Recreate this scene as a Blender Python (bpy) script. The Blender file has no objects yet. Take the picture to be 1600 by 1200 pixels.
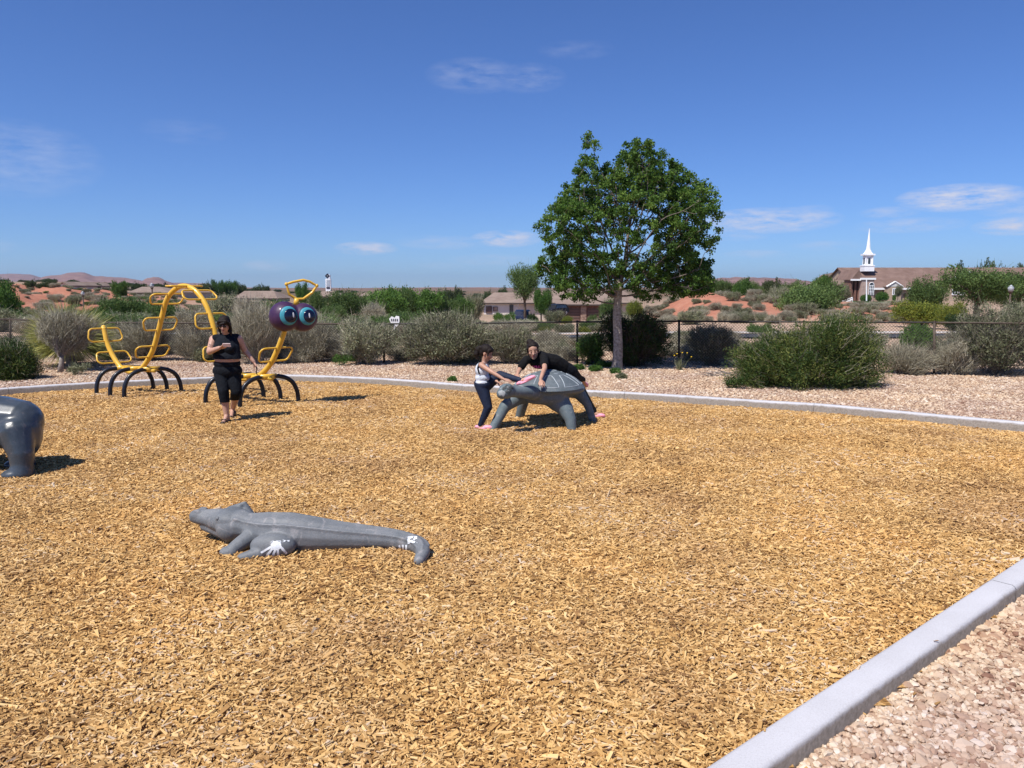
import bpy, bmesh, math, random
import numpy as np
from mathutils import Vector, Matrix, noise
from mathutils.bvhtree import BVHTree
random.seed(7); rng = np.random.default_rng(7)
R = math.radians
SC = bpy.context.scene
COL = SC.collection

# ------------------------------------------------------------------ camera
F = 1180.0; CH = 1.95; PITCH = math.atan(148/F)
cd = bpy.data.cameras.new('camera'); cam = bpy.data.objects.new('camera', cd); COL.objects.link(cam)
cd.sensor_width = 36; cd.lens = F/1600*36; cd.clip_start = 0.05; cd.clip_end = 20000
cam.location = (0, 0, CH); cam.rotation_euler = (math.pi/2-PITCH, 0, 0)
SC.camera = cam
SC.render.resolution_x = 1024; SC.render.resolution_y = 768
# ------------------------------------------------------------------ light
SUN_EL = 57.0; SHX, SHY = 0.66, 0.75           # shadows fall towards +x +y
sd = bpy.data.lights.new('sun', 'SUN'); sd.energy = 4.6; sd.angle = R(0.53); sd.color = (1.0, 0.95, 0.88)
sun = bpy.data.objects.new('sun', sd); COL.objects.link(sun)
n_ = math.hypot(SHX, SHY)
ldir = Vector((SHX/n_*math.cos(R(SUN_EL)), SHY/n_*math.cos(R(SUN_EL)), -math.sin(R(SUN_EL))))
sun.rotation_euler = ldir.to_track_quat('-Z', 'Y').to_euler(); sun.location = (-20, -20, 40)
world = bpy.data.worlds.new("World"); SC.world = world; world.use_nodes = True
wt = world.node_tree; wt.nodes.clear()
WN = wt.nodes.new; WL = wt.links.new
out = WN('ShaderNodeOutputWorld'); bg = WN('ShaderNodeBackground'); bg.inputs[1].default_value = 0.088
sky = WN('ShaderNodeTexSky'); sky.sky_type = 'NISHITA'; sky.sun_disc = False
sky.sun_elevation = R(SUN_EL); sky.sun_rotation = math.atan2(-SHX, -SHY)
sky.altitude = 900; sky.air_density = 1.0; sky.dust_density = 0.0; sky.ozone_density = 2.5
# the sky a little bluer; thin clouds by direction
def wmath(op, a, b=None, c=None):
    n = WN('ShaderNodeMath'); n.operation = op
    for i, v in enumerate((a, b, c)):
        if v is None: continue
        if isinstance(v, (int, float)): n.inputs[i].default_value = v
        else: WL(v, n.inputs[i])
    return n.outputs[0]
tc = WN('ShaderNodeTexCoord'); sx = WN('ShaderNodeSeparateXYZ'); WL(tc.outputs['Generated'], sx.inputs[0])
az = wmath('ARCTAN2', sx.outputs[0], sx.outputs[1]); el = wmath('ARCSINE', sx.outputs[2])
def cloud(px, py, rx, ry, amp, tilt=0):
    d = ((px-800)/F, math.cos(PITCH)-(py-600)/F*math.sin(PITCH)*1, -math.sin(PITCH)-(py-600)/F*math.cos(PITCH))
    a0 = math.atan2(d[0], d[1]); e0 = math.asin(d[2]/math.sqrt(sum(q*q for q in d)))
    da = wmath('SUBTRACT', az, a0); de = wmath('SUBTRACT', el, e0)
    de2 = wmath('ADD', de, wmath('MULTIPLY', da, tilt))
    u = wmath('DIVIDE', da, rx/F); v = wmath('DIVIDE', de2, ry/F)
    r2 = wmath('ADD', wmath('MULTIPLY', u, u), wmath('MULTIPLY', v, v))
    m = wmath('MAXIMUM', wmath('SUBTRACT', 1.0, r2), 0.0)
    return wmath('MULTIPLY', wmath('POWER', m, 0.8), amp)
CL = [(572,388,50,11,1.1),(792,373,58,14,1.1),(690,379,75,12,.35),(1500,309,80,19,1.35),(1195,345,110,20,1.0),(1420,352,75,11,.5),
      (1585,353,50,13,1.1),(740,118,75,26,.22),(825,122,60,22,.2),(900,78,60,14,.12),(30,248,100,50,.26),(415,415,35,9,.5),(770,406,70,10,.35),
      (1270,327,30,7,.3),(1390,332,40,9,.45),(1180,397,50,7,.35),(1290,384,50,8,.3),(290,205,60,18,.1),(1140,370,60,8,.3),(690,415,40,6,.25),(1700,320,120,18,.7),(-150,380,120,16,.5)]
tot = None
for c in CL:
    m = cloud(*c); tot = m if tot is None else wmath('MAXIMUM', tot, m)
cv = WN('ShaderNodeCombineXYZ'); WL(wmath('MULTIPLY', az, 9.0), cv.inputs[0]); WL(wmath('MULTIPLY', el, 34.0), cv.inputs[1])
nz = WN('ShaderNodeTexNoise'); nz.inputs['Scale'].default_value = 3.4; nz.inputs['Detail'].default_value = 7; nz.inputs['Roughness'].default_value = .62
WL(cv.outputs[0], nz.inputs['Vector'])
nn = WN('ShaderNodeMapRange'); nn.inputs[1].default_value = .34; nn.inputs[2].default_value = .66; WL(nz.outputs[0], nn.inputs[0])
cf = wmath('MULTIPLY', wmath('MULTIPLY', tot, nn.outputs[0]), 0.95)
tint = WN('ShaderNodeMix'); tint.data_type = 'RGBA'; tint.blend_type = 'MULTIPLY'; tint.inputs[0].default_value = 1
tint.inputs[7].default_value = (0.455, 0.65, 1.05, 1)
WL(sky.outputs[0], tint.inputs[6])
cm = WN('ShaderNodeMix'); cm.data_type = 'RGBA'; WL(cf, cm.inputs[0]); WL(tint.outputs[2], cm.inputs[6]); cm.inputs[7].default_value = (5.7, 6.0, 7.3, 1)
WL(cm.outputs[2], bg.inputs[0]); WL(bg.outputs[0], out.inputs[0])
vs = SC.view_settings; vs.view_transform = 'Standard'; vs.look = 'None'; vs.gamma = 1; vs.use_curve_mapping = False
vs.exposure = 0.42

# ------------------------------------------------------------------ picture geometry -> world
cp, sp = math.cos(PITCH), math.sin(PITCH)
def ray(px, py):
    cx = (px-800)/F; cy = -(py-600)/F
    return Vector((cx, cp+cy*sp, -sp+cy*cp))
def G(px, py, z=0.0):
    d = ray(px, py); t = (z-CH)/d.z
    return Vector((d.x*t, d.y*t, z))
def at(px, py, Y):
    d = ray(px, py); t = Y/d.y
    return Vector((d.x*t, Y, CH+d.z*t))
def mpp(Y): return Y*1.008/F                 # metres per photo pixel at depth Y

# ------------------------------------------------------------------ materials
MATS = {}
def srgb(r, g, b):
    f = lambda c: (c/255/12.92) if c/255 <= .04045 else ((c/255+.055)/1.055)**2.4
    return (f(r), f(g), f(b))
def newmat(name):
    m = bpy.data.materials.new(name); m.use_nodes = True; m.node_tree.nodes.clear(); return m
def M(name, c1, c2=None, scale=8.0, rough=.7, bump=0.0, bscale=None, spec=.3, metal=0.0, detail=5, coord='Object', c3=None, coat=0, dist=.01, lo=.35, hi=.65):
    if name in MATS: return MATS[name]
    m = newmat(name); t = m.node_tree; N = t.nodes.new; L = t.links.new
    o = N('ShaderNodeOutputMaterial'); b = N('ShaderNodeBsdfPrincipled'); L(b.outputs[0], o.inputs[0])
    b.inputs['Roughness'].default_value = rough; b.inputs['Metallic'].default_value = metal
    b.inputs['Specular IOR Level'].default_value = spec
    if coat: b.inputs['Coat Weight'].default_value = coat; b.inputs['Coat Roughness'].default_value = .15
    tcn = N('ShaderNodeTexCoord')
    if c2 is None: b.inputs['Base Color'].default_value = (*c1, 1)
    else:
        nz = N('ShaderNodeTexNoise'); nz.inputs['Scale'].default_value = scale; nz.inputs['Detail'].default_value = detail
        nz.inputs['Roughness'].default_value = .6; L(tcn.outputs[coord], nz.inputs['Vector'])
        cr = N('ShaderNodeValToRGB'); L(nz.outputs[0], cr.inputs[0])
        cr.color_ramp.elements[0].position = lo; cr.color_ramp.elements[0].color = (*c1, 1)
        cr.color_ramp.elements[1].position = hi; cr.color_ramp.elements[1].color = (*c2, 1)
        if c3: e = cr.color_ramp.elements.new(.5*(lo+hi)); e.color = (*c3, 1)
        L(cr.outputs[0], b.inputs['Base Color'])
    if bump:
        n2 = N('ShaderNodeTexNoise'); n2.inputs['Scale'].default_value = bscale or scale*4; n2.inputs['Detail'].default_value = 6
        L(tcn.outputs[coord], n2.inputs['Vector'])
        bp = N('ShaderNodeBump'); bp.inputs['Strength'].default_value = bump; bp.inputs['Distance'].default_value = dist
        L(n2.outputs[0], bp.inputs['Height']); L(bp.outputs[0], b.inputs['Normal'])
    MATS[name] = m; return m
def leafmat(name, c1, c2, trans=.35, scale=3.0, rough=.6, c3=None):
    """foliage: leaf-to-leaf variation from the 'rnd' face attribute, diffuse + translucent"""
    if name in MATS: return MATS[name]
    m = newmat(name); t = m.node_tree; N = t.nodes.new; L = t.links.new
    o = N('ShaderNodeOutputMaterial'); b = N('ShaderNodeBsdfPrincipled'); tr = N('ShaderNodeBsdfTranslucent'); mx = N('ShaderNodeMixShader')
    b.inputs['Roughness'].default_value = rough; b.inputs['Specular IOR Level'].default_value = .25
    at_ = N('ShaderNodeAttribute'); at_.attribute_name = 'rnd'
    oi = N('ShaderNodeObjectInfo')
    add = N('ShaderNodeMath'); add.operation = 'MULTIPLY_ADD'; L(oi.outputs['Random'], add.inputs[0]); add.inputs[1].default_value = .35
    L(at_.outputs['Fac'], add.inputs[2])
    ad2 = N('ShaderNodeMath'); ad2.operation = 'MULTIPLY'; L(add.outputs[0], ad2.inputs[0]); ad2.inputs[1].default_value = .74
    cr = N('ShaderNodeValToRGB'); L(ad2.outputs[0], cr.inputs[0])
    cr.color_ramp.elements[0].position = .1; cr.color_ramp.elements[0].color = (*c1, 1)
    cr.color_ramp.elements[1].position = .9; cr.color_ramp.elements[1].color = (*c2, 1)
    if c3: e = cr.color_ramp.elements.new(.5); e.color = (*c3, 1)
    L(cr.outputs[0], b.inputs['Base Color']); L(cr.outputs[0], tr.inputs[0])
    mx.inputs[0].default_value = trans; L(b.outputs[0], mx.inputs[1]); L(tr.outputs[0], mx.inputs[2]); L(mx.outputs[0], o.inputs[0])
    MATS[name] = m; return m

# ------------------------------------------------------------------ object helpers
def tag(o, label=None, cat=None, group=None, kind=None):
    if label: o['label'] = label
    if cat: o['category'] = cat
    if group: o['group'] = group
    if kind: o['kind'] = kind
    return o
def empty(name, loc, label=None, cat=None, group=None, kind=None, rz=0):
    o = bpy.data.objects.new(name, None); COL.objects.link(o); o.location = loc; o.rotation_euler = (0, 0, rz)
    o.empty_display_size = .1
    return tag(o, label, cat, group, kind)
def link(name, me, parent=None, keep_world=True):
    o = bpy.data.objects.new(name, me); COL.objects.link(o)
    if parent is not None:
        o.parent = parent
        if keep_world: o.matrix_parent_inverse = wmat(parent).inverted()
    return o
def wmat(o):
    m = Matrix.LocRotScale(o.location, o.rotation_euler, o.scale)
    if o.parent: m = wmat(o.parent) @ o.matrix_parent_inverse @ m
    return m
def npmesh(name, V, Fc, mats=None, midx=None, smooth=False, rnd=None):
    """V (n,3); Fc (m,k) constant k"""
    me = bpy.data.meshes.new(name); V = np.asarray(V, np.float32); Fc = np.asarray(Fc, np.int32)
    m, k = Fc.shape
    me.vertices.add(len(V)); me.vertices.foreach_set('co', V.ravel())
    me.loops.add(m*k); me.loops.foreach_set('vertex_index', Fc.ravel())
    me.polygons.add(m); me.polygons.foreach_set('loop_start', np.arange(0, m*k, k, dtype=np.int32))
    me.polygons.foreach_set('use_smooth', np.full(m, smooth, dtype=bool))
    for mt in (mats or []): me.materials.append(mt)
    if midx is not None: me.polygons.foreach_set('material_index', np.asarray(midx, np.int32))
    if rnd is not None:
        a = me.attributes.new('rnd', 'FLOAT', 'FACE'); a.data.foreach_set('value', np.asarray(rnd, np.float32))
    me.update(calc_edges=True); return me
class MB:
    """collects polygons of mixed size into one mesh"""
    def __init__(s): s.v = []; s.f = []
    def add(s, vs_, fs_):
        k = len(s.v); s.v += [tuple(v) for v in vs_]; s.f += [tuple(i+k for i in f) for f in fs_]; return s
    def box(s, c, size, rz=0, rot=None):
        hx, hy, hz = (q/2 for q in size); m = rot or Matrix.Rotation(rz, 3, 'Z'); c = Vector(c)
        vs_ = [c + m @ Vector((x*hx, y*hy, z*hz)) for x in (-1, 1) for y in (-1, 1) for z in (-1, 1)]
        return s.add(vs_, [(0,1,3,2),(4,6,7,5),(0,4,5,1),(2,3,7,6),(0,2,6,4),(1,5,7,3)])
    def tube(s, pts, r, seg=8, closed=False, caps=True):
        pts = [Vector(p) for p in pts]; n = len(pts)
        rs = r if isinstance(r, (list, tuple)) else [r]*n
        rings = []; up = None
        for i in range(n):
            if closed: t = (pts[(i+1) % n]-pts[i-1])
            else: t = pts[min(i+1, n-1)]-pts[max(i-1, 0)]
            if t.length < 1e-9: t = Vector((0, 0, 1))
            t.normalize()
            if up is None: up = Vector((0, 0, 1)) if abs(t.z) < .9 else Vector((1, 0, 0))
            a = up - t*up.dot(t)
            if a.length < 1e-6: a = t.orthogonal()
            a.normalize(); b = t.cross(a); up = a
            rings.append([pts[i]+(a*math.cos(2*math.pi*k/seg)+b*math.sin(2*math.pi*k/seg))*rs[i] for k in range(seg)])
        vs_ = [v for rg in rings for v in rg]; fs_ = []
        for i in range(n if closed else n-1):
            j = (i+1) % n
            for k in range(seg):
                k2 = (k+1) % seg
                fs_.append((i*seg+k, j*seg+k, j*seg+k2, i*seg+k2))
        if not closed and caps:
            fs_.append(tuple(range(seg))); fs_.append(tuple((n-1)*seg+k for k in reversed(range(seg))))
        return s.add(vs_, fs_)
    def sphere(s, c, r, nu=16, nv=10, rot=None):
        c = Vector(c); rr = (r, r, r) if isinstance(r, (int, float)) else r; m = rot or Matrix.Identity(3)
        vs_ = [c + m @ Vector((0, 0, rr[2]))]
        for j in range(1, nv):
            th = math.pi*j/nv
            for i in range(nu):
                ph = 2*math.pi*i/nu
                vs_.append(c + m @ Vector((rr[0]*math.sin(th)*math.cos(ph), rr[1]*math.sin(th)*math.sin(ph), rr[2]*math.cos(th))))
        vs_.append(c - m @ Vector((0, 0, rr[2]))); fs_ = []; last = len(vs_)-1
        for i in range(nu): fs_.append((0, 1+i, 1+(i+1) % nu))
        for j in range(nv-2):
            for i in range(nu):
                a = 1+j*nu+i; b = 1+j*nu+(i+1) % nu; fs_.append((a, a+nu, b+nu, b))
        for i in range(nu): fs_.append((last, last-nu+(i+1) % nu, last-nu+i))
        return s.add(vs_, fs_)
    def mesh(s, name, mt, smooth=False):
        me = bpy.data.meshes.new(name); me.from_pydata(s.v, [], s.f)
        for q in (mt if isinstance(mt, (list, tuple)) else [mt]): me.materials.append(q)
        if smooth: me.polygons.foreach_set('use_smooth', [True]*len(me.polygons))
        me.update(); return me
    def build(s, name, mt, parent=None, smooth=False):
        return link(name, s.mesh(name, mt, smooth), parent)
def recalc(me):
    bm = bmesh.new(); bm.from_mesh(me); bmesh.ops.recalc_face_normals(bm, faces=bm.faces); bm.to_mesh(me); bm.free(); me.update()
def copy_tree(o, parent=None):
    c = o.copy(); COL.objects.link(c)
    if parent: c.parent = parent
    for ch in list(o.children): copy_tree(ch, c)
    return c
def smooth_path(pts, n=8):
    """Catmull-Rom"""
    P = [Vector(p) for p in pts]; P = [P[0]*2-P[1]]+P+[P[-1]*2-P[-2]]; outp = []
    for i in range(1, len(P)-2):
        for k in range(n):
            t = k/n; a, b, c, d = P[i-1], P[i], P[i+1], P[i+2]
            outp.append(.5*((2*b)+(c-a)*t+(2*a-5*b+4*c-d)*t*t+(3*b-a-3*c+d)*t*t*t))
    outp.append(P[-2]); return outp
# solid forms grown together: tapered capsules and ellipsoids -> voxel remesh -> smooth = one continuous skin
def blob(name, prims, voxel, mt, parent=None, it=4, fac=.5, scale_z=None):
    mb = MB()
    for p in prims:
        if p[0] == 'c': capsule(mb, Vector(p[1]), p[2], Vector(p[3]), p[4])
        elif p[0] == 'e': mb.sphere(p[1], p[2], 20, 14, p[3] if len(p) > 3 else None)
        elif p[0] == 'p':            # chain of (point, radius)
            for a, b in zip(p[1][:-1], p[1][1:]): capsule(mb, Vector(a[0]), a[1], Vector(b[0]), b[1])
        elif p[0] == 'b': mb.box(p[1], p[2], rot=p[3] if len(p) > 3 else None)
    me = mb.mesh(name+'_tmp', mt)
    recalc(me)
    o = bpy.data.objects.new('tmp', me); COL.objects.link(o)
    md = o.modifiers.new('r', 'REMESH'); md.mode = 'VOXEL'; md.voxel_size = voxel; md.use_smooth_shade = True
    if it: sm = o.modifiers.new('s', 'SMOOTH'); sm.factor = fac; sm.iterations = it
    dg = bpy.context.evaluated_depsgraph_get(); ev = o.evaluated_get(dg)
    res = bpy.data.meshes.new_from_object(ev); res.name = name
    bpy.data.objects.remove(o); bpy.data.meshes.remove(me)
    res.materials.clear()
    for q in (mt if isinstance(mt, (list, tuple)) else [mt]): res.materials.append(q)
    res.polygons.foreach_set('use_smooth', [True]*len(res.polygons))
    return link(name, res, parent)
def capsule(mb, a, ra, b, rb, seg=14):
    d = b-a
    if d.length < 1e-6: return mb.sphere(a, max(ra, rb), seg, 8)
    t = d.normalized(); u = t.orthogonal().normalized(); w = t.cross(u); rings = []
    for k in range(1, 5):
        th = math.pi/2*k/4; rings.append((a - t*ra*math.cos(th), ra*math.sin(th)))
    for k in range(4, 0, -1):
        th = math.pi/2*k/4; rings.append((b + t*rb*math.cos(th), rb*math.sin(th)))
    vs_ = [a-t*ra]+[c+(u*math.cos(2*math.pi*k/seg)+w*math.sin(2*math.pi*k/seg))*r for c, r in rings for k in range(seg)]+[b+t*rb]
    fs_ = []; n = len(rings); last = len(vs_)-1
    for k in range(seg): fs_.append((0, 1+(k+1) % seg, 1+k))
    for i in range(n-1):
        for k in range(seg):
            a_ = 1+i*seg+k; b_ = 1+i*seg+(k+1) % seg; fs_.append((a_, b_, b_+seg, a_+seg))
    for k in range(seg): fs_.append((last, last-seg+k, last-seg+(k+1) % seg))
    mb.add(vs_, fs_)

# ------------------------------------------------------------------ terrain
def knots(px, L): return (px, [(Y, at(px, py, Y).z) for Y, py in L])
PROF = [
 knots(-700, [(31,527),(45,514),(58,505),(78,468),(110,458),(180,444),(400,442),(2000,443),(9000,449)]),
 knots(0,   [(31,527),(45,514),(57,508),(66,482),(78,459),(96,460),(125,448),(180,441),(400,441),(2000,443),(9000,449)]),
 knots(90,  [(31,527),(45,514),(57,508),(66,485),(80,460),(98,461),(128,450),(180,442),(400,441),(2000,443),(9000,449)]),
 knots(150, [(31,527),(45,514),(58,508),(68,488),(84,464),(102,462),(140,454),(190,449),(400,443),(2000,444),(9000,449)]),
 knots(240, [(31,527),(45,514),(60,507),(72,488),(90,470),(130,464),(200,457),(400,449),(2000,446),(9000,449)]),
 knots(340, [(31,527),(45,515),(60,508),(80,492),(110,478),(160,467),(260,460),(500,455),(2000,449),(9000,450)]),
 knots(460, [(31,528),(45,515),(60,508),(80,496),(120,482),(180,470),(300,462),(600,457),(2000,452),(9000,451)]),
 knots(620, [(31,528),(45,516),(60,512),(80,505),(120,492),(180,480),(300,468),(600,459),(2000,453),(9000,451)]),
 knots(800, [(31,528),(45,520),(60,515),(85,508),(120,500),(160,490),(300,470),(600,459),(2000,452),(9000,451)]),
 knots(930, [(31,527),(45,518),(60,512),(85,507),(118,503),(160,492),(300,470),(600,458),(2000,452),(9000,451)]),
 knots(1020,[(31,527),(38,519),(48,508),(60,500),(80,484),(100,478),(150,476),(400,458),(2000,450),(9000,450)]),
 knots(1090,[(31,527),(38,519),(46,506),(56,488),(72,466),(84,462),(120,466),(400,455),(2000,448),(9000,450)]),
 knots(1170,[(31,527),(38,519),(46,504),(56,486),(70,464),(84,462),(120,466),(400,455),(2000,446),(9000,450)]),
 knots(1260,[(31,527),(38,519),(46,506),(56,490),(70,474),(84,470),(120,470),(170,470),(400,458),(2000,448),(9000,450)]),
 knots(1380,[(31,527),(38,519),(46,509),(56,495),(70,482),(84,478),(120,475),(160,471.5),(200,470),(400,460),(2000,448),(9000,450)]),
 knots(1480,[(31,527),(38,519),(46,513),(56,505),(70,494),(100,482),(140,475),(165,471),(200,470),(400,460),(2000,448),(9000,450)]),
 knots(1640,[(31,527),(38,519),(46,513),(56,505),(70,494),(100,482),(140,475),(165,471),(200,470),(400,460),(2000,448),(9000,450)]),
 knots(2500,[(31,527),(38,519),(46,513),(56,505),(70,494),(100,482),(140,475),(165,471),(200,470),(400,460),(2000,448),(9000,450)])]
YS = np.array([0,22,26]+list(np.geomspace(31, 9000, 120)))
PX = np.array([p[0] for p in PROF], float)
TAB = np.array([np.interp(YS, [0, 22, 26]+[k[0] for k in p[1]], [-.03, -.03, -.03]+[k[1] for k in p[1]]) for p in PROF])
# far hills: (depth, thickness, silhouette)
HILLS = [(5200, 700, [(-400,432),(-150,425),(0,428),(30,427),(50,429),(68,434),(90,442),(120,449)]),
         (3300, 420, [(52,446),(68,433),(80,431),(98,430),(106,427.5),(115,426),(135,426.5),(148,432),(176,433),(200,434.5),(222,438),(232,441),(330,444)]),
         (2600, 220, [(205,446),(222,440),(231,435),(240,433),(250,433.5),(260,439),(275,444)]),
         (2400, 300, [(1040,449),(1110,436),(1150,433),(1200,434),(1240,436),(1262,440),(1300,446)]),
         (1500, 160, [(1262,446),(1283,430),(1300,425.5),(1320,425),(1335,427),(1420,430),(1600,432),(1800,440)])]
_sn = noise.noise
def red_at(px, Y):
    a = max(0, min(1, (330-px)/90)) * max(0, min(1, (Y-58)/6)) * max(0, min(1, (165-Y)/40))
    b = max(0, min(1, (px-985)/50)) * max(0, min(1, (1480-px)/60)) * max(0, min(1, (Y-47)/5)) * max(0, min(1, (112-Y)/20))
    return max(a, b)
def tz(X, Y, fine=True):
    """ground height"""
    if Y < 22: return -.03
    px = 800 + F*X/(Y*cp+1.95*sp)
    j = min(max(np.searchsorted(PX, px)-1, 0), len(PX)-2); t = (px-PX[j])/(PX[j+1]-PX[j]); t = min(max(t, 0), 1); t = t*t*(3-2*t)
    z = float(np.interp(Y, YS, TAB[j]))*(1-t)+float(np.interp(Y, YS, TAB[j+1]))*t
    if Y > 700:
        for D, th, sil in HILLS:
            if abs(Y-D) < 3*th:
                e = math.exp(-((Y-D)/th)**2)
                xs = [s[0] for s in sil]; top = float(np.interp(px, xs, [s[1] for s in sil], left=450, right=450))
                top += (_sn(Vector((px*.09, D, 0)))*1.0 + _sn(Vector((px*.4, D, 3)))*.4) * (1 if top < 447 else 0)
                z += max(0, (at(px, top, D).z - z))*e
        z += _sn(Vector((X*.004, Y*.004, 1)))*Y*.0016
    if fine and Y > 40:
        r = red_at(px, Y)
        z += r*(_sn(Vector((X*.12, Y*.10, 5)))*.9 + _sn(Vector((X*.35, Y*.3, 9)))*.35 - abs(_sn(Vector((X*.16, Y*.04, 2))))*1.7) * min(1, (Y-40)/30)
        z += _sn(Vector((X*.05, Y*.05, 0)))*min(.5, (Y-40)*.005)*(1-r*.5)
    return z
angs = list(np.arange(-50, 50, .17))+list(np.arange(50, 310, 5.0))
rr = [0.0]+list(np.linspace(2, 30, 15))+list(np.geomspace(31.5, 140, 95))+list(np.geomspace(144, 9500, 85))
V = []; red = []
for r_ in rr:
    for a in angs:
        X = r_*math.tan(R(a)) if abs(a) < 50.01 else r_*math.sin(R(a))*1.55
        Y = r_ if abs(a) < 50.01 else r_*math.cos(R(a))*1.55
        V.append((X, Y, tz(X, Y) if math.hypot(X, Y) > 21.5 and Y > 21 else -.13)); 
        red.append(red_at(800+F*X/(max(Y, .1)*cp+.24), Y) if Y > 40 else 0)
na = len(angs); Fc = []
for i in range(len(rr)-1):
    for j in range(na):
        j2 = (j+1) % na
        Fc.append((i*na+j, i*na+j2, (i+1)*na+j2, (i+1)*na+j))
gm = newmat('ground_soil'); t = gm.node_tree; N = t.nodes.new; L = t.links.new
o_ = N('ShaderNodeOutputMaterial'); b = N('ShaderNodeBsdfPrincipled'); L(b.outputs[0], o_.inputs[0]); b.inputs['Roughness'].default_value = .95; b.inputs['Specular IOR Level'].default_value = .1
ge = N('ShaderNodeNewGeometry')
def nz_(sc, det=6, rough=.6, v=None):
    q = N('ShaderNodeTexNoise'); q.inputs['Scale'].default_value = sc; q.inputs['Detail'].default_value = det; q.inputs['Roughness'].default_value = rough
    L(v or ge.outputs['Position'], q.inputs['Vector']); return q.outputs[0]
def ramp_(src, stops):
    q = N('ShaderNodeValToRGB'); L(src, q.inputs[0]); e = q.color_ramp.elements
    e[0].position = stops[0][0]; e[0].color = (*stops[0][1], 1); e[1].position = stops[-1][0]; e[1].color = (*stops[-1][1], 1)
    for s in stops[1:-1]: k = e.new(s[0]); k.color = (*s[1], 1)
    return q.outputs[0]
def mix_(f, a, b_):
    q = N('ShaderNodeMix'); q.data_type = 'RGBA'
    if isinstance(f, float): q.inputs[0].default_value = f
    else: L(f, q.inputs[0])
    L(a, q.inputs[6]); L(b_, q.inputs[7]); return q.outputs[2]
tan = ramp_(nz_(9.0), [(.3, (.30,.20,.14)), (.5, (.44,.31,.22)), (.7, (.56,.42,.32))])
redc = ramp_(nz_(.35), [(.3, (.34,.135,.085)), (.55, (.41,.18,.115)), (.75, (.46,.28,.20))])
redn = ramp_(nz_(2.5), [(.35, (.26,.105,.068)), (.65, (.43,.20,.13))])
redc = mix_(.4, redc, redn)
fard = ramp_(nz_(.012), [(.35, (.22,.12,.085)), (.5, (.14,.11,.07)), (.7, (.08,.085,.05))])
fard2 = ramp_(nz_(.06, 8, .7), [(.42, (.06,.07,.04)), (.62, (.24,.14,.095))])
fard = mix_(.5, fard, fard2)
at_ = N('ShaderNodeAttribute'); at_.attribute_name = 'red'
sx_ = N('ShaderNodeSeparateXYZ'); L(ge.outputs['Position'], sx_.inputs[0])
mr = N('ShaderNodeMapRange'); mr.inputs[1].default_value = 60; mr.inputs[2].default_value = 260; L(sx_.outputs[1], mr.inputs[0])
col = mix_(mr.outputs[0], tan, fard)
mr2 = N('ShaderNodeMapRange'); mr2.inputs[1].default_value = 900; mr2.inputs[2].default_value = 2000; L(sx_.outputs[1], mr2.inputs[0])
hillc = ramp_(nz_(.02, 8, .7), [(.35, (.13,.085,.08)), (.5, (.22,.125,.105)), (.65, (.29,.19,.155))])
col = mix_(mr2.outputs[0], col, hillc)
col = mix_(at_.outputs['Fac'], col, redc)
L(col, b.inputs['Base Color'])
bp = N('ShaderNodeBump'); bp.inputs['Strength'].default_value = .7; bp.inputs['Distance'].default_value = .04; L(nz_(14, 8), bp.inputs['Height']); L(bp.outputs[0], b.inputs['Normal'])
me = npmesh('ground', V, Fc, [gm], smooth=True)
a = me.attributes.new('red', 'FLOAT', 'POINT'); a.data.foreach_set('value', np.array(red, np.float32))
ground = link('ground', me); tag(ground, 'desert soil rising into red slopes and far hills', kind='structure')

# ------------------------------------------------------------------ kerb line
KZ = .08
far_px = [(-330,640),(-160,619),(0,606),(114,598.5),(211,593.5),(330,588.5),(445,585),(560,588.5),(640,593),(740,600.5),(830,604.5),(922,609),(1010,613.5),(1100,619),(1194,625),(1287,630.5),(1381,639),(1475,647.5),(1600,658.5)]
# outer (far) top edge of the kerb
outer = [G(x, y, KZ) for x, y in far_px]
e1 = G(1600, 869, KZ); e2 = G(1400, 1000, KZ); e3 = G(1100, 1198, KZ)          # inner edge of the near stretch
kin = (e3-e1).normalized()
nrm = Vector((-kin.y, kin.x, 0)); nrm = nrm if nrm.x > 0 else -nrm
KW = .155
near_outer = [e1-kin*3.4+nrm*KW+Vector((.35,0,0)), e1-kin*1.6+nrm*KW, e1+nrm*KW, e2+nrm*KW, e3+nrm*KW, e3+nrm*KW+kin*2, e3+nrm*KW+kin*5]
corner = [outer[-1]+Vector((1.4,-1.15,0)), outer[-1]+Vector((1.75,-2.2,0))]
line = smooth_path(outer+corner+near_outer, 6)
# left side closing, out of the frame
pts2 = [Vector((p.x, p.y, 0)) for p in line]
# resample evenly
res = [pts2[0]]; acc = 0; step = .12
for a, b_ in zip(pts2[:-1], pts2[1:]):
    d = (b_-a).length; s0 = step-acc
    while s0 <= d:
        res.append(a+(b_-a)*(s0/d)); s0 += step
    acc = (d-(s0-step)) if s0-step >= 0 else acc+d
LN = res
def side(i):
    t_ = (LN[min(i+2, len(LN)-1)]-LN[max(i-2, 0)]).normalized(); return Vector((t_.y, -t_.x, 0))      # towards the inside (right-hand side)
INN = [LN[i]+side(i)*KW for i in range(len(LN))]
conc = newmat('kerb_concrete'); t = conc.node_tree; N = t.nodes.new; L = t.links.new
o_ = N('ShaderNodeOutputMaterial'); b = N('ShaderNodeBsdfPrincipled'); L(b.outputs[0], o_.inputs[0]); b.inputs['Roughness'].default_value = .9; b.inputs['Specular IOR Level'].default_value = .2
ge = N('ShaderNodeNewGeometry')
base = ramp_(nz_(2.2), [(.3, (.44,.43,.44)), (.7, (.55,.54,.56))])
spk = ramp_(nz_(160, 3), [(.35, (.36,.35,.35)), (.5, (.5,.5,.53)), (.7, (.58,.58,.60))])
c_ = mix_(.35, base, spk)
sx_ = N('ShaderNodeSeparateXYZ'); L(ge.outputs['Position'], sx_.inputs[0])
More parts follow.
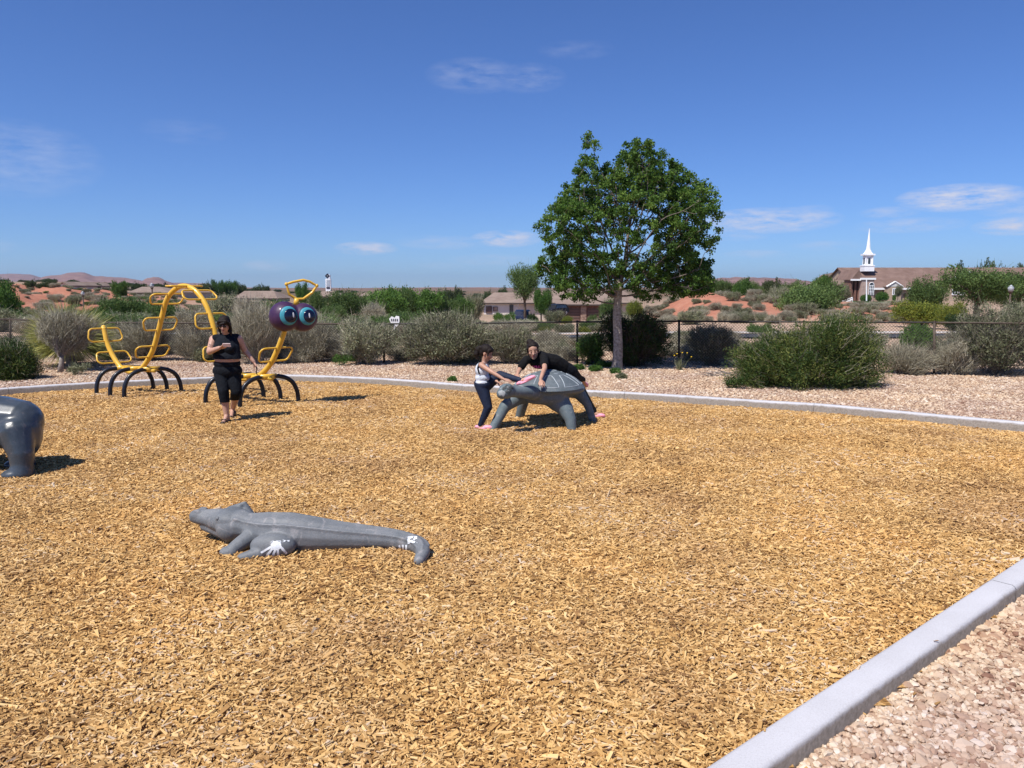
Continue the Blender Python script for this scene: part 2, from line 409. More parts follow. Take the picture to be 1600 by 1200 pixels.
# soil stain near the foot and in ragged patches along the edge
m1 = N('ShaderNodeMath'); m1.operation = 'MULTIPLY_ADD'; L(nz_(9), m1.inputs[0]); m1.inputs[1].default_value = .055; L(sx_.outputs[2], m1.inputs[2])
mr = N('ShaderNodeMapRange'); mr.inputs[1].default_value = .098; mr.inputs[2].default_value = .072; L(m1.outputs[0], mr.inputs[0])
dirt = ramp_(nz_(40), [(.3, (.20,.17,.14)), (.7, (.34,.30,.26))])
c_ = mix_(mr.outputs[0], c_, dirt); L(c_, b.inputs['Base Color'])
bp = N('ShaderNodeBump'); bp.inputs['Strength'].default_value = .5; bp.inputs['Distance'].default_value = .004; L(nz_(120, 5), bp.inputs['Height']); L(bp.outputs[0], b.inputs['Normal'])
kerb = empty('kerb', LN[0], 'pale concrete kerb curving round the wood chip play area', None, None, 'structure')
SEC = 27
i0 = 0
while i0 < len(LN)-2:
    i1 = min(i0+SEC, len(LN)-1); mb = MB(); prof_n = 0; vs_ = []
    for i in range(i0, i1+1):
        s = side(i); p = LN[i]; g = 0
        tt = (LN[min(i+1, len(LN)-1)]-LN[max(i-1, 0)]).normalized()
        if i == i0: p = p+tt*.0028
        if i == i1: p = p-tt*.0028
        wob = noise.noise(p*6)*.004
        prof = [(-.005, -.12), (0, KZ-.022), (.006+wob, KZ-.008), (.022, KZ+wob*.4), (KW-.022, KZ), (KW-.006, KZ-.006), (KW, KZ-.022), (KW+.004, -.12)]
        prof_n = len(prof)
        vs_ += [p+s*u+Vector((0, 0, z)) for u, z in prof]
    fs_ = []
    for k in range(i1-i0):
        for j in range(prof_n-1): fs_.append((k*prof_n+j, k*prof_n+j+1, (k+1)*prof_n+j+1, (k+1)*prof_n+j))
    mb.add(vs_, fs_); q = mb.mesh('kerb_section', conc, True); recalc(q); link('kerb_section', q, kerb)
    i0 = i1
# ------------------------------------------------------------------ play bed
def segd_(x, y, x0, y0, x1, y1):
    dx, dy = x1-x0, y1-y0; t_ = max(0, min(1, ((x-x0)*dx+(y-y0)*dy)/(dx*dx+dy*dy))); return math.hypot(x-x0-dx*t_, y-y0-dy*t_)
def undul(x, y): return .007*math.exp(-(segd_(x, y, -2.05, 5.30, -.75, 5.38)/.16)**2)+.02*math.exp(-(segd_(x, y, -5.15, 7.6, -5.15, 7.7)/.2)**2)+.022*_sn(Vector((x*.9, y*.9, 4)))+.008*_sn(Vector((x*2.7, y*2.7, 8)))
bed_poly = [(p.x, p.y) for p in INN[::3]]+[(-2, -4), (-14, -4), (-15, 6)]
bp_ = np.array(bed_poly)
def inside(P, poly):
    x, y = P[:, 0], P[:, 1]; r_ = np.zeros(len(P), bool); n = len(poly); j = n-1
    for i in range(n):
        xi, yi = poly[i]; xj, yj = poly[j]
        c = ((yi > y) != (yj > y)) & (x < (xj-xi)*(y-yi)/(yj-yi+1e-12)+xi)
        r_ ^= c; j = i
    return r_
# grid sheet for the bed
gx = np.arange(-15, 9, .16); gy = np.arange(-4, 18.2, .16)
GX, GY = np.meshgrid(gx, gy); P = np.stack([GX.ravel(), GY.ravel()], 1)
LNA = np.array([(p.x, p.y) for p in LN])
def drop_at(P):
    out_ = np.zeros(len(P))
    m = P[:, 1] > 8
    d = np.concatenate([np.sqrt(((P[m][i:i+2000, None]-LNA[None, ::3])**2).sum(2)).min(1) for i in range(0, m.sum(), 2000)])
    out_[m] = .06*np.clip(1-(d-.15)/1.3, 0, 1); return out_
bedc = np.array([(x, y, undul(x, y)) for x, y in P]); bedc[:, 2] -= drop_at(P); ins = inside(P, bp_); n1 = len(gx)
idx = np.arange(len(P)).reshape(GX.shape)
q = np.stack([idx[:-1, :-1], idx[:-1, 1:], idx[1:, 1:], idx[1:, :-1]], -1).reshape(-1, 4)
q = q[ins[q].any(1)]
bm_ = newmat('mulch_base'); t = bm_.node_tree; N = t.nodes.new; L = t.links.new
o_ = N('ShaderNodeOutputMaterial'); b = N('ShaderNodeBsdfPrincipled'); L(b.outputs[0], o_.inputs[0]); b.inputs['Roughness'].default_value = .9; b.inputs['Specular IOR Level'].default_value = .1
ge = N('ShaderNodeNewGeometry')
mp = N('ShaderNodeMapping'); L(ge.outputs['Position'], mp.inputs[0]); mp.inputs['Scale'].default_value = (1, 1.7, 1)
vo = N('ShaderNodeTexVoronoi'); vo.inputs['Scale'].default_value = 42; L(mp.outputs[0], vo.inputs['Vector'])
sxx = N('ShaderNodeSeparateXYZ'); L(vo.outputs['Color'], sxx.inputs[0])
c1 = ramp_(sxx.outputs[0], [(0, (.22,.115,.04)), (.4, (.38,.21,.075)), (.8, (.55,.33,.13)), (1, (.66,.46,.24))])
L(c1, b.inputs['Base Color'])
bp = N('ShaderNodeBump'); bp.inputs['Strength'].default_value = 1; bp.inputs['Distance'].default_value = .012; L(vo.outputs['Distance'], bp.inputs['Height']); L(bp.outputs[0], b.inputs['Normal'])
used, inv = np.unique(q, return_inverse=True)
bed = link('play_bed', npmesh('play_bed', bedc[used], inv.reshape(-1, 4), [bm_], smooth=True)); tag(bed, 'loose wood chip play bed inside the kerb', kind='structure')

# scatter with geometry nodes: one stuff object, points carry rotation, scale and pick
def scatter(name, pts, rots, scl, pick, meshes, label, cat):
    c = bpy.data.collections.new(name+'_kinds')
    for i, m_ in enumerate(meshes):
        ob = bpy.data.objects.new('%s_%02d' % (name, i), m_); c.objects.link(ob)
    me = bpy.data.meshes.new(name); n = len(pts)
    me.vertices.add(n); me.vertices.foreach_set('co', np.asarray(pts, np.float32).ravel())
    a = me.attributes.new('rot', 'FLOAT_VECTOR', 'POINT'); a.data.foreach_set('vector', np.asarray(rots, np.float32).ravel())
    a = me.attributes.new('scl', 'FLOAT_VECTOR', 'POINT'); a.data.foreach_set('vector', np.asarray(scl, np.float32).ravel())
    a = me.attributes.new('pick', 'INT', 'POINT'); a.data.foreach_set('value', np.asarray(pick, np.int32))
    o = link(name, me)
    ng = bpy.data.node_groups.new(name, 'GeometryNodeTree')
    ng.interface.new_socket('Geometry', in_out='INPUT', socket_type='NodeSocketGeometry')
    ng.interface.new_socket('Geometry', in_out='OUTPUT', socket_type='NodeSocketGeometry')
    N_ = ng.nodes.new; L_ = ng.links.new
    gi = N_('NodeGroupInput'); go = N_('NodeGroupOutput'); iop = N_('GeometryNodeInstanceOnPoints'); ci = N_('GeometryNodeCollectionInfo')
    ci.inputs['Collection'].default_value = c; ci.inputs['Separate Children'].default_value = True; ci.inputs['Reset Children'].default_value = True
    def na_(nm, ty):
        k = N_('GeometryNodeInputNamedAttribute'); k.data_type = ty; k.inputs['Name'].default_value = nm; return k.outputs['Attribute']
    mtp = N_('GeometryNodeMeshToPoints'); L_(gi.outputs[0], mtp.inputs[0])
    L_(mtp.outputs[0], iop.inputs['Points']); L_(ci.outputs[0], iop.inputs['Instance'])
    iop.inputs['Pick Instance'].default_value = True
    L_(na_('pick', 'INT'), iop.inputs['Instance Index']); 
    er = N_('FunctionNodeEulerToRotation'); L_(na_('rot', 'FLOAT_VECTOR'), er.inputs[0]); L_(er.outputs[0], iop.inputs['Rotation'])
    L_(na_('scl', 'FLOAT_VECTOR'), iop.inputs['Scale']); L_(iop.outputs[0], go.inputs[0])
    md = o.modifiers.new('scatter', 'NODES'); md.node_group = ng
    return tag(o, label, cat, None, 'stuff')
def instmat(name, stops, rough=.8, bump=0, gscale=60):
    m = newmat(name); t = m.node_tree; N = t.nodes.new; L = t.links.new
    o = N('ShaderNodeOutputMaterial'); b = N('ShaderNodeBsdfPrincipled'); L(b.outputs[0], o.inputs[0]); b.inputs['Roughness'].default_value = rough; b.inputs['Specular IOR Level'].default_value = .15
    oi = N('ShaderNodeObjectInfo'); tcn = N('ShaderNodeTexCoord'); nz = N('ShaderNodeTexNoise'); nz.inputs['Scale'].default_value = gscale
    mp = N('ShaderNodeMapping'); mp.inputs['Scale'].default_value = (.25, 1, 1); L(tcn.outputs['Object'], mp.inputs[0]); L(mp.outputs[0], nz.inputs['Vector'])
    ad = N('ShaderNodeMath'); ad.operation = 'MULTIPLY_ADD'; L(nz.outputs[0], ad.inputs[0]); ad.inputs[1].default_value = .22
    gp = N('ShaderNodeNewGeometry'); n3 = N('ShaderNodeTexNoise'); n3.inputs['Scale'].default_value = .9; n3.inputs['Detail'].default_value = 3; L(gp.outputs['Position'], n3.inputs['Vector'])
    a2 = N('ShaderNodeMath'); a2.operation = 'MULTIPLY_ADD'; L(n3.outputs[0], a2.inputs[0]); a2.inputs[1].default_value = .62; a2.inputs[2].default_value = -.33
    a3 = N('ShaderNodeMath'); a3.operation = 'MULTIPLY_ADD'; L(oi.outputs['Random'], a3.inputs[0]); a3.inputs[1].default_value = .80; L(a2.outputs[0], a3.inputs[2])
    L(a3.outputs[0], ad.inputs[2])
    cr = N('ShaderNodeValToRGB'); L(ad.outputs[0], cr.inputs[0]); e = cr.color_ramp.elements
    e[0].position = stops[0][0]; e[0].color = (*stops[0][1], 1); e[1].position = stops[-1][0]; e[1].color = (*stops[-1][1], 1)
    for s in stops[1:-1]: k = e.new(s[0]); k.color = (*s[1], 1)
    # old and new material lie in broad patches: some greyed, some orange
    n4 = N('ShaderNodeTexNoise'); n4.inputs['Scale'].default_value = .55; n4.inputs['Detail'].default_value = 5; n4.inputs['Roughness'].default_value = .65; L(gp.outputs['Position'], n4.inputs['Vector'])
    r4 = N('ShaderNodeValToRGB'); L(n4.outputs[0], r4.inputs[0]); q = r4.color_ramp.elements; q[0].position = .36; q[0].color = (.86, .84, .92, 1); q[1].position = .64; q[1].color = (1.06, 1.0, .92, 1)
    k4 = q.new(.5); k4.color = (1, 1, 1, 1)
    mm = N('ShaderNodeMix'); mm.data_type = 'RGBA'; mm.blend_type = 'MULTIPLY'; mm.inputs[0].default_value = 1; L(cr.outputs[0], mm.inputs[6]); L(r4.outputs[0], mm.inputs[7])
    L(mm.outputs[2], b.inputs['Base Color']); return m
chipm = instmat('wood_chip', [(.02, (.13,.065,.03)), (.14, (.30,.165,.06)), (.35, (.46,.272,.098)), (.6, (.60,.38,.152)), (.84, (.69,.475,.22)), (.94, (.52,.42,.33)), (1.0, (.72,.58,.38))])
chips = []
for i in range(12):
    r_ = random.Random(i); l = r_.uniform(.009, .0235); w = r_.uniform(.0032, .0078); h = r_.uniform(.0012, .003)
    mb = MB(); vs_ = []
    for sx1 in (-1, 1):
        k = r_.uniform(.25, .95)
        for sy1 in (-1, 1):
            for sz1 in (-1, 1):
                vs_.append((sx1*l*r_.uniform(.8, 1.05), sy1*w*k*r_.uniform(.8, 1.2), sz1*h*r_.uniform(.6, 1.2)+sy1*w*.12))
    mb.add(vs_, [(0,1,3,2),(4,6,7,5),(0,4,5,1),(2,3,7,6),(0,2,6,4),(1,5,7,3)])
    q = mb.mesh('wood_chip', chipm); recalc(q); chips.append(q)
pts = []
def frust(P, m=1.6): return np.abs(P[:, 0]) < (P[:, 1]*.70+m)
PA = []; SCA = []
for y0, y1, dens, s_ in ((1.9, 4.4, 6200, .97), (4.4, 7, 4600, 1.0), (7, 10.5, 3300, 1.08), (10.5, 17.5, 1900, 1.22)):
    n = int((y1-y0)*24*dens); P = np.stack([rng.uniform(-15, 9, n), rng.uniform(y0, y1, n)], 1)
    P = P[frust(P)]; P = P[inside(P, bp_)]; PA.append(P); SCA.append(np.full(len(P), s_))
P = np.concatenate(PA); s_ = np.concatenate(SCA); n = len(P)
und = np.interp(0, [0], [0])
zz = .014*np.sin(P[:, 0]*2.1+1)*np.sin(P[:, 1]*1.7)*.5
zb = np.zeros(n)
# height of the bed sheet by bilinear look-up
Zg = bedc[:, 2].reshape(GX.shape); fx = (P[:, 0]-gx[0])/.16; fy = (P[:, 1]-gy[0])/.16
ix = np.clip(fx.astype(int), 0, len(gx)-2); iy = np.clip(fy.astype(int), 0, len(gy)-2); tx = fx-ix; ty = fy-iy
zb = Zg[iy, ix]*(1-tx)*(1-ty)+Zg[iy, ix+1]*tx*(1-ty)+Zg[iy+1, ix]*(1-tx)*ty+Zg[iy+1, ix+1]*tx*ty
pts = np.stack([P[:, 0], P[:, 1], zb+rng.uniform(.002, .02, n)], 1)
rots = np.stack([rng.normal(0, .42, n), rng.normal(0, .30, n), rng.normal(0, 1.1, n)+.25], 1)
sc_ = np.exp(rng.normal(-.08, .30, n))*s_
scl = np.stack([sc_*rng.uniform(.7, 1.35, n), sc_, sc_], 1)
kr = np.random.default_rng(3); kp = []
for q in range(150):                     # strays lying on the kerb and on the gravel beside it
    i = int(kr.integers(2, len(LN)-3)); u_ = kr.uniform(-.30, KW); p = LN[i]+side(i)*u_
    if p.y < 1.9: continue
    kp.append((p.x, p.y, KZ+.004 if 0 < u_ < KW else -.004 if u_ < 0 else .02))
kp = np.array(kp); m_ = len(kp); pts = np.concatenate([pts, kp]); rots = np.concatenate([rots, np.stack([kr.normal(0, .08, m_), kr.normal(0, .08, m_), kr.uniform(0, 6.28, m_)], 1)]); scl = np.concatenate([scl, np.ones((m_, 3))]); n += m_
print('chips', n)
scatter('wood_chips', pts, rots, scl, rng.integers(0, 12, n), chips, 'loose golden wood chips covering the play area', 'wood chips')

# ------------------------------------------------------------------ gravel
grm = instmat('gravel_stone', [(.0, (.22,.12,.08)), (.12, (.38,.25,.17)), (.35, (.46,.335,.23)), (.6, (.55,.425,.305)), (.8, (.59,.48,.36)), (.95, (.66,.57,.47))], rough=.85, gscale=40)
stones = []
for i in range(10):
    r_ = random.Random(100+i); mb = MB()
    bmx = bmesh.new(); bmesh.ops.create_icosphere(bmx, subdivisions=1, radius=.0165)
    for v in bmx.verts:
        v.co = Vector((v.co.x*1.25, v.co.y*.95, v.co.z*.62))*r_.uniform(.72, 1.22)
    q = bpy.data.meshes.new('gravel_stone'); bmx.to_mesh(q); bmx.free(); q.materials.append(grm); stones.append(q)
FLN = [p for p in LN]
polyout = np.array([(p.x, p.y) for p in LN[::3]]+[(-2, -5), (-15, -5), (-16, 6)])
PA = []; SCA = []
n = int(7*6*3400); P = np.stack([rng.uniform(.2, 7.2, n), rng.uniform(1.9, 7.9, n)], 1); P = P[frust(P, 1.2)]; P = P[~inside(P, polyout)]; PA.append(P); SCA.append(np.full(len(P), 1.0))
n = int(42*9*900); P = np.stack([rng.uniform(-21, 21, n), rng.uniform(8, 24, n)], 1); P = P[frust(P, 2.5)]; P = P[~inside(P, polyout)]; P = P[P[:, 1] < 23.5]
keep = rng.uniform(0, 1, len(P)) < np.clip((24.5-P[:, 1])/8, .12, 1); P = P[keep]; PA.append(P); SCA.append(np.full(len(P), 1.1))
P = np.concatenate(PA); s_ = np.concatenate(SCA); n = len(P); print('stones', n)
pts = np.stack([P[:, 0], P[:, 1], -.03+rng.uniform(.0, .016, n)], 1)
rots = np.stack([rng.normal(0, .33, n), rng.normal(0, .33, n), rng.uniform(0, 6.28, n)], 1)
sc_ = np.exp(rng.normal(-.12, .33, n))*s_; scl = np.stack([sc_, sc_, sc_], 1)
scatter('gravel', pts, rots, scl, rng.integers(0, 10, n), stones, 'loose pale pink and tan gravel outside the kerb', 'gravel')
gsh = M('gravel_bed', (.22,.13,.09), (.46,.32,.235), 55, .95, .8, 60, spec=.1, coord='Object', dist=.02)
mbx = MB(); ring = [(-40, -20, -.026), (40, -20, -.026), (40, 23.6, -.026), (-40, 23.6, -.026)]

from mathutils.geometry import tessellate_polygon
hole = [Vector((LN[i].x+side(i).x*KW*.5, LN[i].y+side(i).y*KW*.5, -.026)) for i in range(0, len(LN), 4)]+[Vector((-2, -3.9, -.026)), Vector((-13.9, -3.9, -.026)), Vector((-14.9, 6, -.026))]
rv = [Vector(p) for p in ring]; mbx.add(rv+hole, [tuple(q) for q in tessellate_polygon([rv, hole])]); gm_e = mbx.mesh('gravel_ground', gsh); recalc(gm_e); gb = link('gravel_ground', gm_e); tag(gb, 'pinkish gravel ground between kerb and fence', kind='structure')

# ------------------------------------------------------------------ road and pavement beyond the fence
def strip(name, mt, X0, X1, d0, d1, dz, label, n=90, bend=0):
    vs_ = []; fs_ = []
    for i in range(n+1):
        X = X0+(X1-X0)*i/n
        for d in np.linspace(d0, d1, 5):
            Y = d+bend*(X/30)**2*0+X*.0; vs_.append((X, Y, max(tz(X, Y), tz(X, Y+.4), tz(X, Y-.4))+dz))
    for i in range(n):
        for k in range(4): fs_.append((i*5+k, (i+1)*5+k, (i+1)*5+k+1, i*5+k+1))
    o = MB().add(vs_, fs_).build(name, mt, None, True); return tag(o, label, kind='structure')
asph = M('asphalt', (.045,.047,.055), (.07,.072,.08), 3, .9, .3, 90, spec=.2)
pave = M('pavement_concrete', (.45,.40,.36), (.56,.51,.47), 2, .9, .2, 60)
strip('road', asph, -2, 44, 30.2, 33.2, .05, 'dark asphalt road beyond the fence')
strip('pavement', pave, -2, 44, 33.25, 36.0, .09, 'pale pavement along the far side of the road')
# ------------------------------------------------------------------ vegetation
TWIG_GREY = M('twig_grey', (.16,.13,.11), (.34,.30,.27), 20, .9)
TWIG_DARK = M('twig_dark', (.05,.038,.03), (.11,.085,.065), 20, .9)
BARK = M('tree_bark', (.20,.165,.135), (.48,.42,.35), 22, .95, .9, 60, dist=.02)
L_MAIN = leafmat('leaf_ash', (.018,.050,.010), (.27,.38,.08), .45, c3=(.09,.18,.03))
L_GREEN = leafmat('leaf_green', (.03,.075,.012), (.15,.26,.05), .3, c3=(.07,.15,.025))
L_MES = leafmat('leaf_mesquite', (.05,.09,.025), (.17,.24,.07), .3, c3=(.09,.15,.04))
L_SAGE = leafmat('leaf_sage', (.045,.056,.026), (.38,.38,.235), .2, c3=(.165,.18,.095))
L_DRY = leafmat('twig_dry', (.08,.072,.045), (.53,.49,.37), .1, c3=(.28,.255,.18))
L_BROOM = leafmat('leaf_broom', (.012,.034,.006), (.27,.27,.07), .2, c3=(.055,.095,.018))
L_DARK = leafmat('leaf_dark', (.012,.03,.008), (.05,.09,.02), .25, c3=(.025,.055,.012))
L_YUC = leafmat('leaf_sotol', (.16,.20,.06), (.50,.46,.16), .2, c3=(.30,.32,.10))
L_YEL = leafmat('leaf_yellowgreen', (.07,.10,.012), (.27,.28,.04), .3, c3=(.15,.18,.025))
L_FAR = leafmat('leaf_far', (.03,.05,.016), (.10,.13,.05), .2, c3=(.055,.08,.028))

def rdir(n, up=0.0):
    v = rng.normal(size=(n, 3)); v[:, 2] += up; return v/np.linalg.norm(v, axis=1, keepdims=True)
def leaf_quads(C, D, ln, wd, jit=.5, flat=False):
    """diamonds centred at C, long axis D"""
    n = len(C); S = np.cross(D, rdir(n)); S /= np.linalg.norm(S, axis=1, keepdims=True)+1e-9
    l = (ln*np.exp(rng.normal(0, jit*.5, n)))[:, None]; w = (wd*np.exp(rng.normal(0, jit*.4, n)))[:, None]
    V = np.stack([C-D*l*.5, C-D*l*.05+S*w*.5, C+D*l*.5, C-D*l*.05-S*w*.5], 1).reshape(-1, 3)
    return V, np.arange(4*n).reshape(n, 4)
def sliver_quads(A, D, ln, w):
    n = len(A); S = np.cross(D, rdir(n)); S /= np.linalg.norm(S, axis=1, keepdims=True)+1e-9
    l = (ln*rng.uniform(.55, 1.3, n))[:, None]; bend = rdir(n)*l*.12
    V = np.stack([A-S*w*.5, A+S*w*.5, A+D*l+bend+S*w*.12, A+D*l+bend-S*w*.12], 1).reshape(-1, 3)
    return V, np.arange(4*n).reshape(n, 4)
def lobes_sample(lobes, n, shell=.35):
    """points in a union of ellipsoids: (cx,cy,cz,rx,ry,rz)"""
    w = np.array([l[3]*l[4]*l[5] for l in lobes])**.7; k = rng.choice(len(lobes), n, p=w/w.sum()); Lb = np.array(lobes)[k]
    d = rdir(n); r_ = rng.uniform(0, 1, n)**shell
    return Lb[:, :3]+d*Lb[:, 3:]*r_[:, None], d
def join(parts):
    V = []; Fq = []; k = 0; mi = []; rn = []
    for v, f, m_, r_ in parts:
        V.append(v); Fq.append(f+k); k += len(v); mi.append(np.full(len(f), m_)); rn.append(r_)
    return np.concatenate(V), np.concatenate(Fq), np.concatenate(mi), np.concatenate(rn)
def stems(lobes, n, base, r0, seg=3, root=.1):
    """woody stems from the base to points inside the crown"""
    tips, _ = lobes_sample(lobes, n, .5); V = []; Fq = []; k = 0
    for tp in tips:
        b0 = np.array(base)+np.append(rng.normal(0, root, 2), 0); mid = b0*.5+tp*.5+rng.normal(0, .06, 3)*np.linalg.norm(tp-b0)
        mid[2] += .1*np.linalg.norm(tp-b0)*0; P_ = [b0, b0*.75+mid*.25+rng.normal(0, .02, 3), mid, mid*.4+tp*.6+rng.normal(0, .03, 3)*np.linalg.norm(tp-b0), tp]
        rs = [r0, r0*.8, r0*.55, r0*.35, r0*.15]
        for i, (p, r_) in enumerate(zip(P_, rs)):
            for a in range(3):
                an = a*2.094; V.append(p+np.array([math.cos(an), math.sin(an), .3*math.sin(an)])*r_)
        for i in range(4):
            for a in range(3):
                a2 = (a+1) % 3; Fq.append((k+i*3+a, k+i*3+a2, k+i*3+3+a2, k+i*3+3+a))
        k += 15
    return np.array(V), np.array(Fq)
def bush_parts(lobes, base, kind, nclump, per, csize, ll, lw, twigs, nstem, stem_r, up=.6, twl=.2, tww=.006, zmin=.02, root=.1):
    """returns (foliage verts...), (wood verts...)"""
    C, D = lobes_sample(lobes, nclump, .42); C[:, 2] = np.maximum(C[:, 2], zmin+csize*.3)
    Cs = np.repeat(C, per, 0); crn = np.repeat(rng.uniform(0, 1, nclump), per)
    off = rdir(len(Cs))*(csize*rng.uniform(0, 1, len(Cs))**.5)[:, None]
    P_ = Cs+off; P_[:, 2] = np.maximum(P_[:, 2], zmin)
    Dd = rdir(len(P_), up)+np.repeat(D, per, 0)*.5; Dd /= np.linalg.norm(Dd, axis=1, keepdims=True)
    v, f = leaf_quads(P_, Dd, ll, lw)
    fol = [(v, f, 0, np.clip(crn*.68+rng.uniform(0, .32, len(f)), 0, 1))]
    if twigs:
        A, D2 = lobes_sample(lobes, twigs, .33); A[:, 2] = np.maximum(A[:, 2], zmin)
        o_ = A-np.array(base); o_ /= np.linalg.norm(o_, axis=1, keepdims=True)+1e-9
        Dd = o_*.9+rdir(twigs, up*.6)*.75; Dd /= np.linalg.norm(Dd, axis=1, keepdims=True)
        v, f = sliver_quads(A-Dd*twl*.5, Dd, twl, tww); v[:, 2] = np.maximum(v[:, 2], 0)
        fol.append((v, f, 1, rng.uniform(0, 1, len(f))))
    if twigs:
        n2 = int(twigs*(.12 if kind == 'broom' else .10)); A, D2 = lobes_sample(lobes, n2, .06); A[:, 2] = np.maximum(A[:, 2], zmin)
        o_ = A-np.array(base); o_ /= np.linalg.norm(o_, axis=1, keepdims=True)+1e-9
        Dd = o_+rdir(n2, up*.5)*.45; Dd /= np.linalg.norm(Dd, axis=1, keepdims=True)
        v, f = sliver_quads(A-Dd*twl*.5, Dd, twl*1.9, tww*1.1); v[:, 2] = np.maximum(v[:, 2], 0)
        fol.append((v, f, 2, rng.uniform(.2, 1, len(f))))
    wood = stems(lobes, nstem, base, stem_r, root=root) if nstem else None
    return fol, wood
KINDS = {
 'dry':   dict(leaf=L_DRY,  twig=L_DRY,  nclump=500, per=6,  csize=.10, ll=.05, lw=.012, twigs=9000, nstem=60, stem_r=.012, twl=.20, tww=.007),
 'drygreen': dict(leaf=L_SAGE, twig=L_DRY, nclump=800, per=18, csize=.12, ll=.05, lw=.024, twigs=5000, nstem=50, stem_r=.012, twl=.18, tww=.007),
 'sage':  dict(leaf=L_SAGE, twig=L_DRY,  nclump=850, per=16, csize=.10, ll=.045, lw=.022, twigs=3000, nstem=40, stem_r=.012, twl=.16, tww=.007),
 'green': dict(leaf=L_GREEN, twig=L_MES, nclump=900, per=18, csize=.11, ll=.05, lw=.030, twigs=1500, nstem=30, stem_r=.015, twl=.14, tww=.008),
 'broom': dict(leaf=L_BROOM, twig=L_BROOM, nclump=620, per=40, csize=.19, ll=.075, lw=.013, twigs=7000, nstem=60, stem_r=.014, twl=.13, tww=.008, up=.5),
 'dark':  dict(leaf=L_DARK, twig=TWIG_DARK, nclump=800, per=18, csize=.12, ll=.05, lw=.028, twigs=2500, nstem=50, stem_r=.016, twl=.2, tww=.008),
}
def bush_mesh(name, lobes, kind, base=(0, 0, 0), **kw):
    k = dict(KINDS[kind]); k.update(kw); leaf = k.pop('leaf'); tw = k.pop('twig'); k.setdefault('zmin', .02)
    fol, wood = bush_parts(lobes, base, kind, **k)
    V, Fq, mi, rn = join(fol); fm = npmesh(name+'_foliage', V, Fq, [leaf, tw, L_DRY if kind in ('broom', 'dry', 'drygreen', 'sage') else tw], mi, rnd=rn)
    wm = npmesh(name+'_stems', wood[0], wood[1], [TWIG_GREY if kind in ('dry', 'drygreen', 'sage', 'broom') else TWIG_DARK]) if wood else None
    return fm, wm
def put_bush(name, loc, meshes, label, cat='shrub', group=None, rz=0, s=(1, 1, 1)):
    e = empty(name, loc, label, cat, group, rz=rz); e.scale = s
    a = link('foliage', meshes[0], e, False)
    if meshes[1]: link('stems', meshes[1], e, False)
    return e
def rand_lobes(seed, rx, ry, h, n=7):
    r_ = random.Random(seed); out = [(0, 0, h*.42, rx*.66, ry*.66, h*.42)]
    for i in range(n):
        a = 2*math.pi*i/n+r_.uniform(-.3, .3); d = r_.uniform(.42, .62)
        sz = r_.uniform(.28, .45)
        out.append((math.cos(a)*rx*d, math.sin(a)*ry*d, h*r_.uniform(.3, .68), rx*sz, ry*sz, h*r_.uniform(.22, .34)))
    return out
def base_at(px, py, z=-.03): return G(px, py, z)
# --- individually shaped shrubs of the near border. (px0, px1, top_py, base_px, base_py, kind)
NEAR = [
 ('shrub', -45, 44, 520, 5, 596, 'broom', 'dark olive shrub at the left edge of the photo, nearest to the kerb', dict(nclump=560)),
 ('shrub', 52, 142, 490, 85, 584, 'dry', 'grey leafless shrub on a short trunk in front of the sotol rosette', dict(twigs=8000, nstem=80, stem_r=.018, root=.02)),
 ('shrub', 1156, 1392, 480, 1270, 612, 'broom', 'large dense olive green broom shrub in front of the fence', dict(nclump=1300, per=52, twigs=10000, nstem=120, csize=.19, ll=.06, lw=.014)),
 ('shrub', 1508, 1680, 462, 1585, 592, 'sage', 'tall grey green shrub at the right edge of the photo by the fence', dict(nclump=1800, twigs=9000, nstem=100)),
 ('shrub', 612, 782, 478, 700, 574, 'drygreen', 'widest rounded grey green shrub left of the standing girl', dict(nclump=2000, twigs=11000, nstem=130)),
 ('shrub', 520, 612, 494, 570, 572, 'drygreen', 'grey brown shrub with a bright green clump at its foot', dict()),
 ('shrub', 762, 836, 508, 800, 571, 'drygreen', 'pale straw coloured shrub just behind the two girls', dict(twigs=9000)),
 ('shrub', 936, 1056, 482, 992, 577, 'dark', 'dark shaded shrub behind the trunk of the tall tree', dict(nclump=1300, twigs=5000)),  # shade of the tall tree is put into its dark leaf and twig colours
 ('shrub', 340, 436, 470, 392, 572, 'dry', 'brown grey shrub behind the woman with the phone', dict(twigs=12000)),
 ('shrub', 428, 528, 492, 478, 568, 'dry', 'pale grey twiggy shrub below the purple climber head', dict(twigs=12000)),
 ('shrub', 176, 262, 500, 222, 566, 'dry', 'tall pale dry shrub behind the tail of the climber', dict(twigs=11000)),
 ('shrub', 258, 340, 516, 300, 566, 'dry', 'low dry shrub behind the arch of the climber', dict()),
 ('shrub', 900, 948, 520, 925, 572, 'green', 'small green shrub between the fence post and the tree trunk', dict(nclump=350, per=12)),
 ('shrub', 1385, 1475, 536, 1425, 588, 'dry', 'low pale dry scrub right of the large broom shrub', dict(twigs=7000)),
 ('shrub', 1470, 1530, 530, 1498, 588, 'dry', 'dry straw scrub beside the rightmost fence post', dict(twigs=6000)),
 ('shrub', 1078, 1160, 506, 1122, 574, 'sage', 'loose grey green shrub behind the left flank of the broom shrub', dict(twigs=6000)),
]
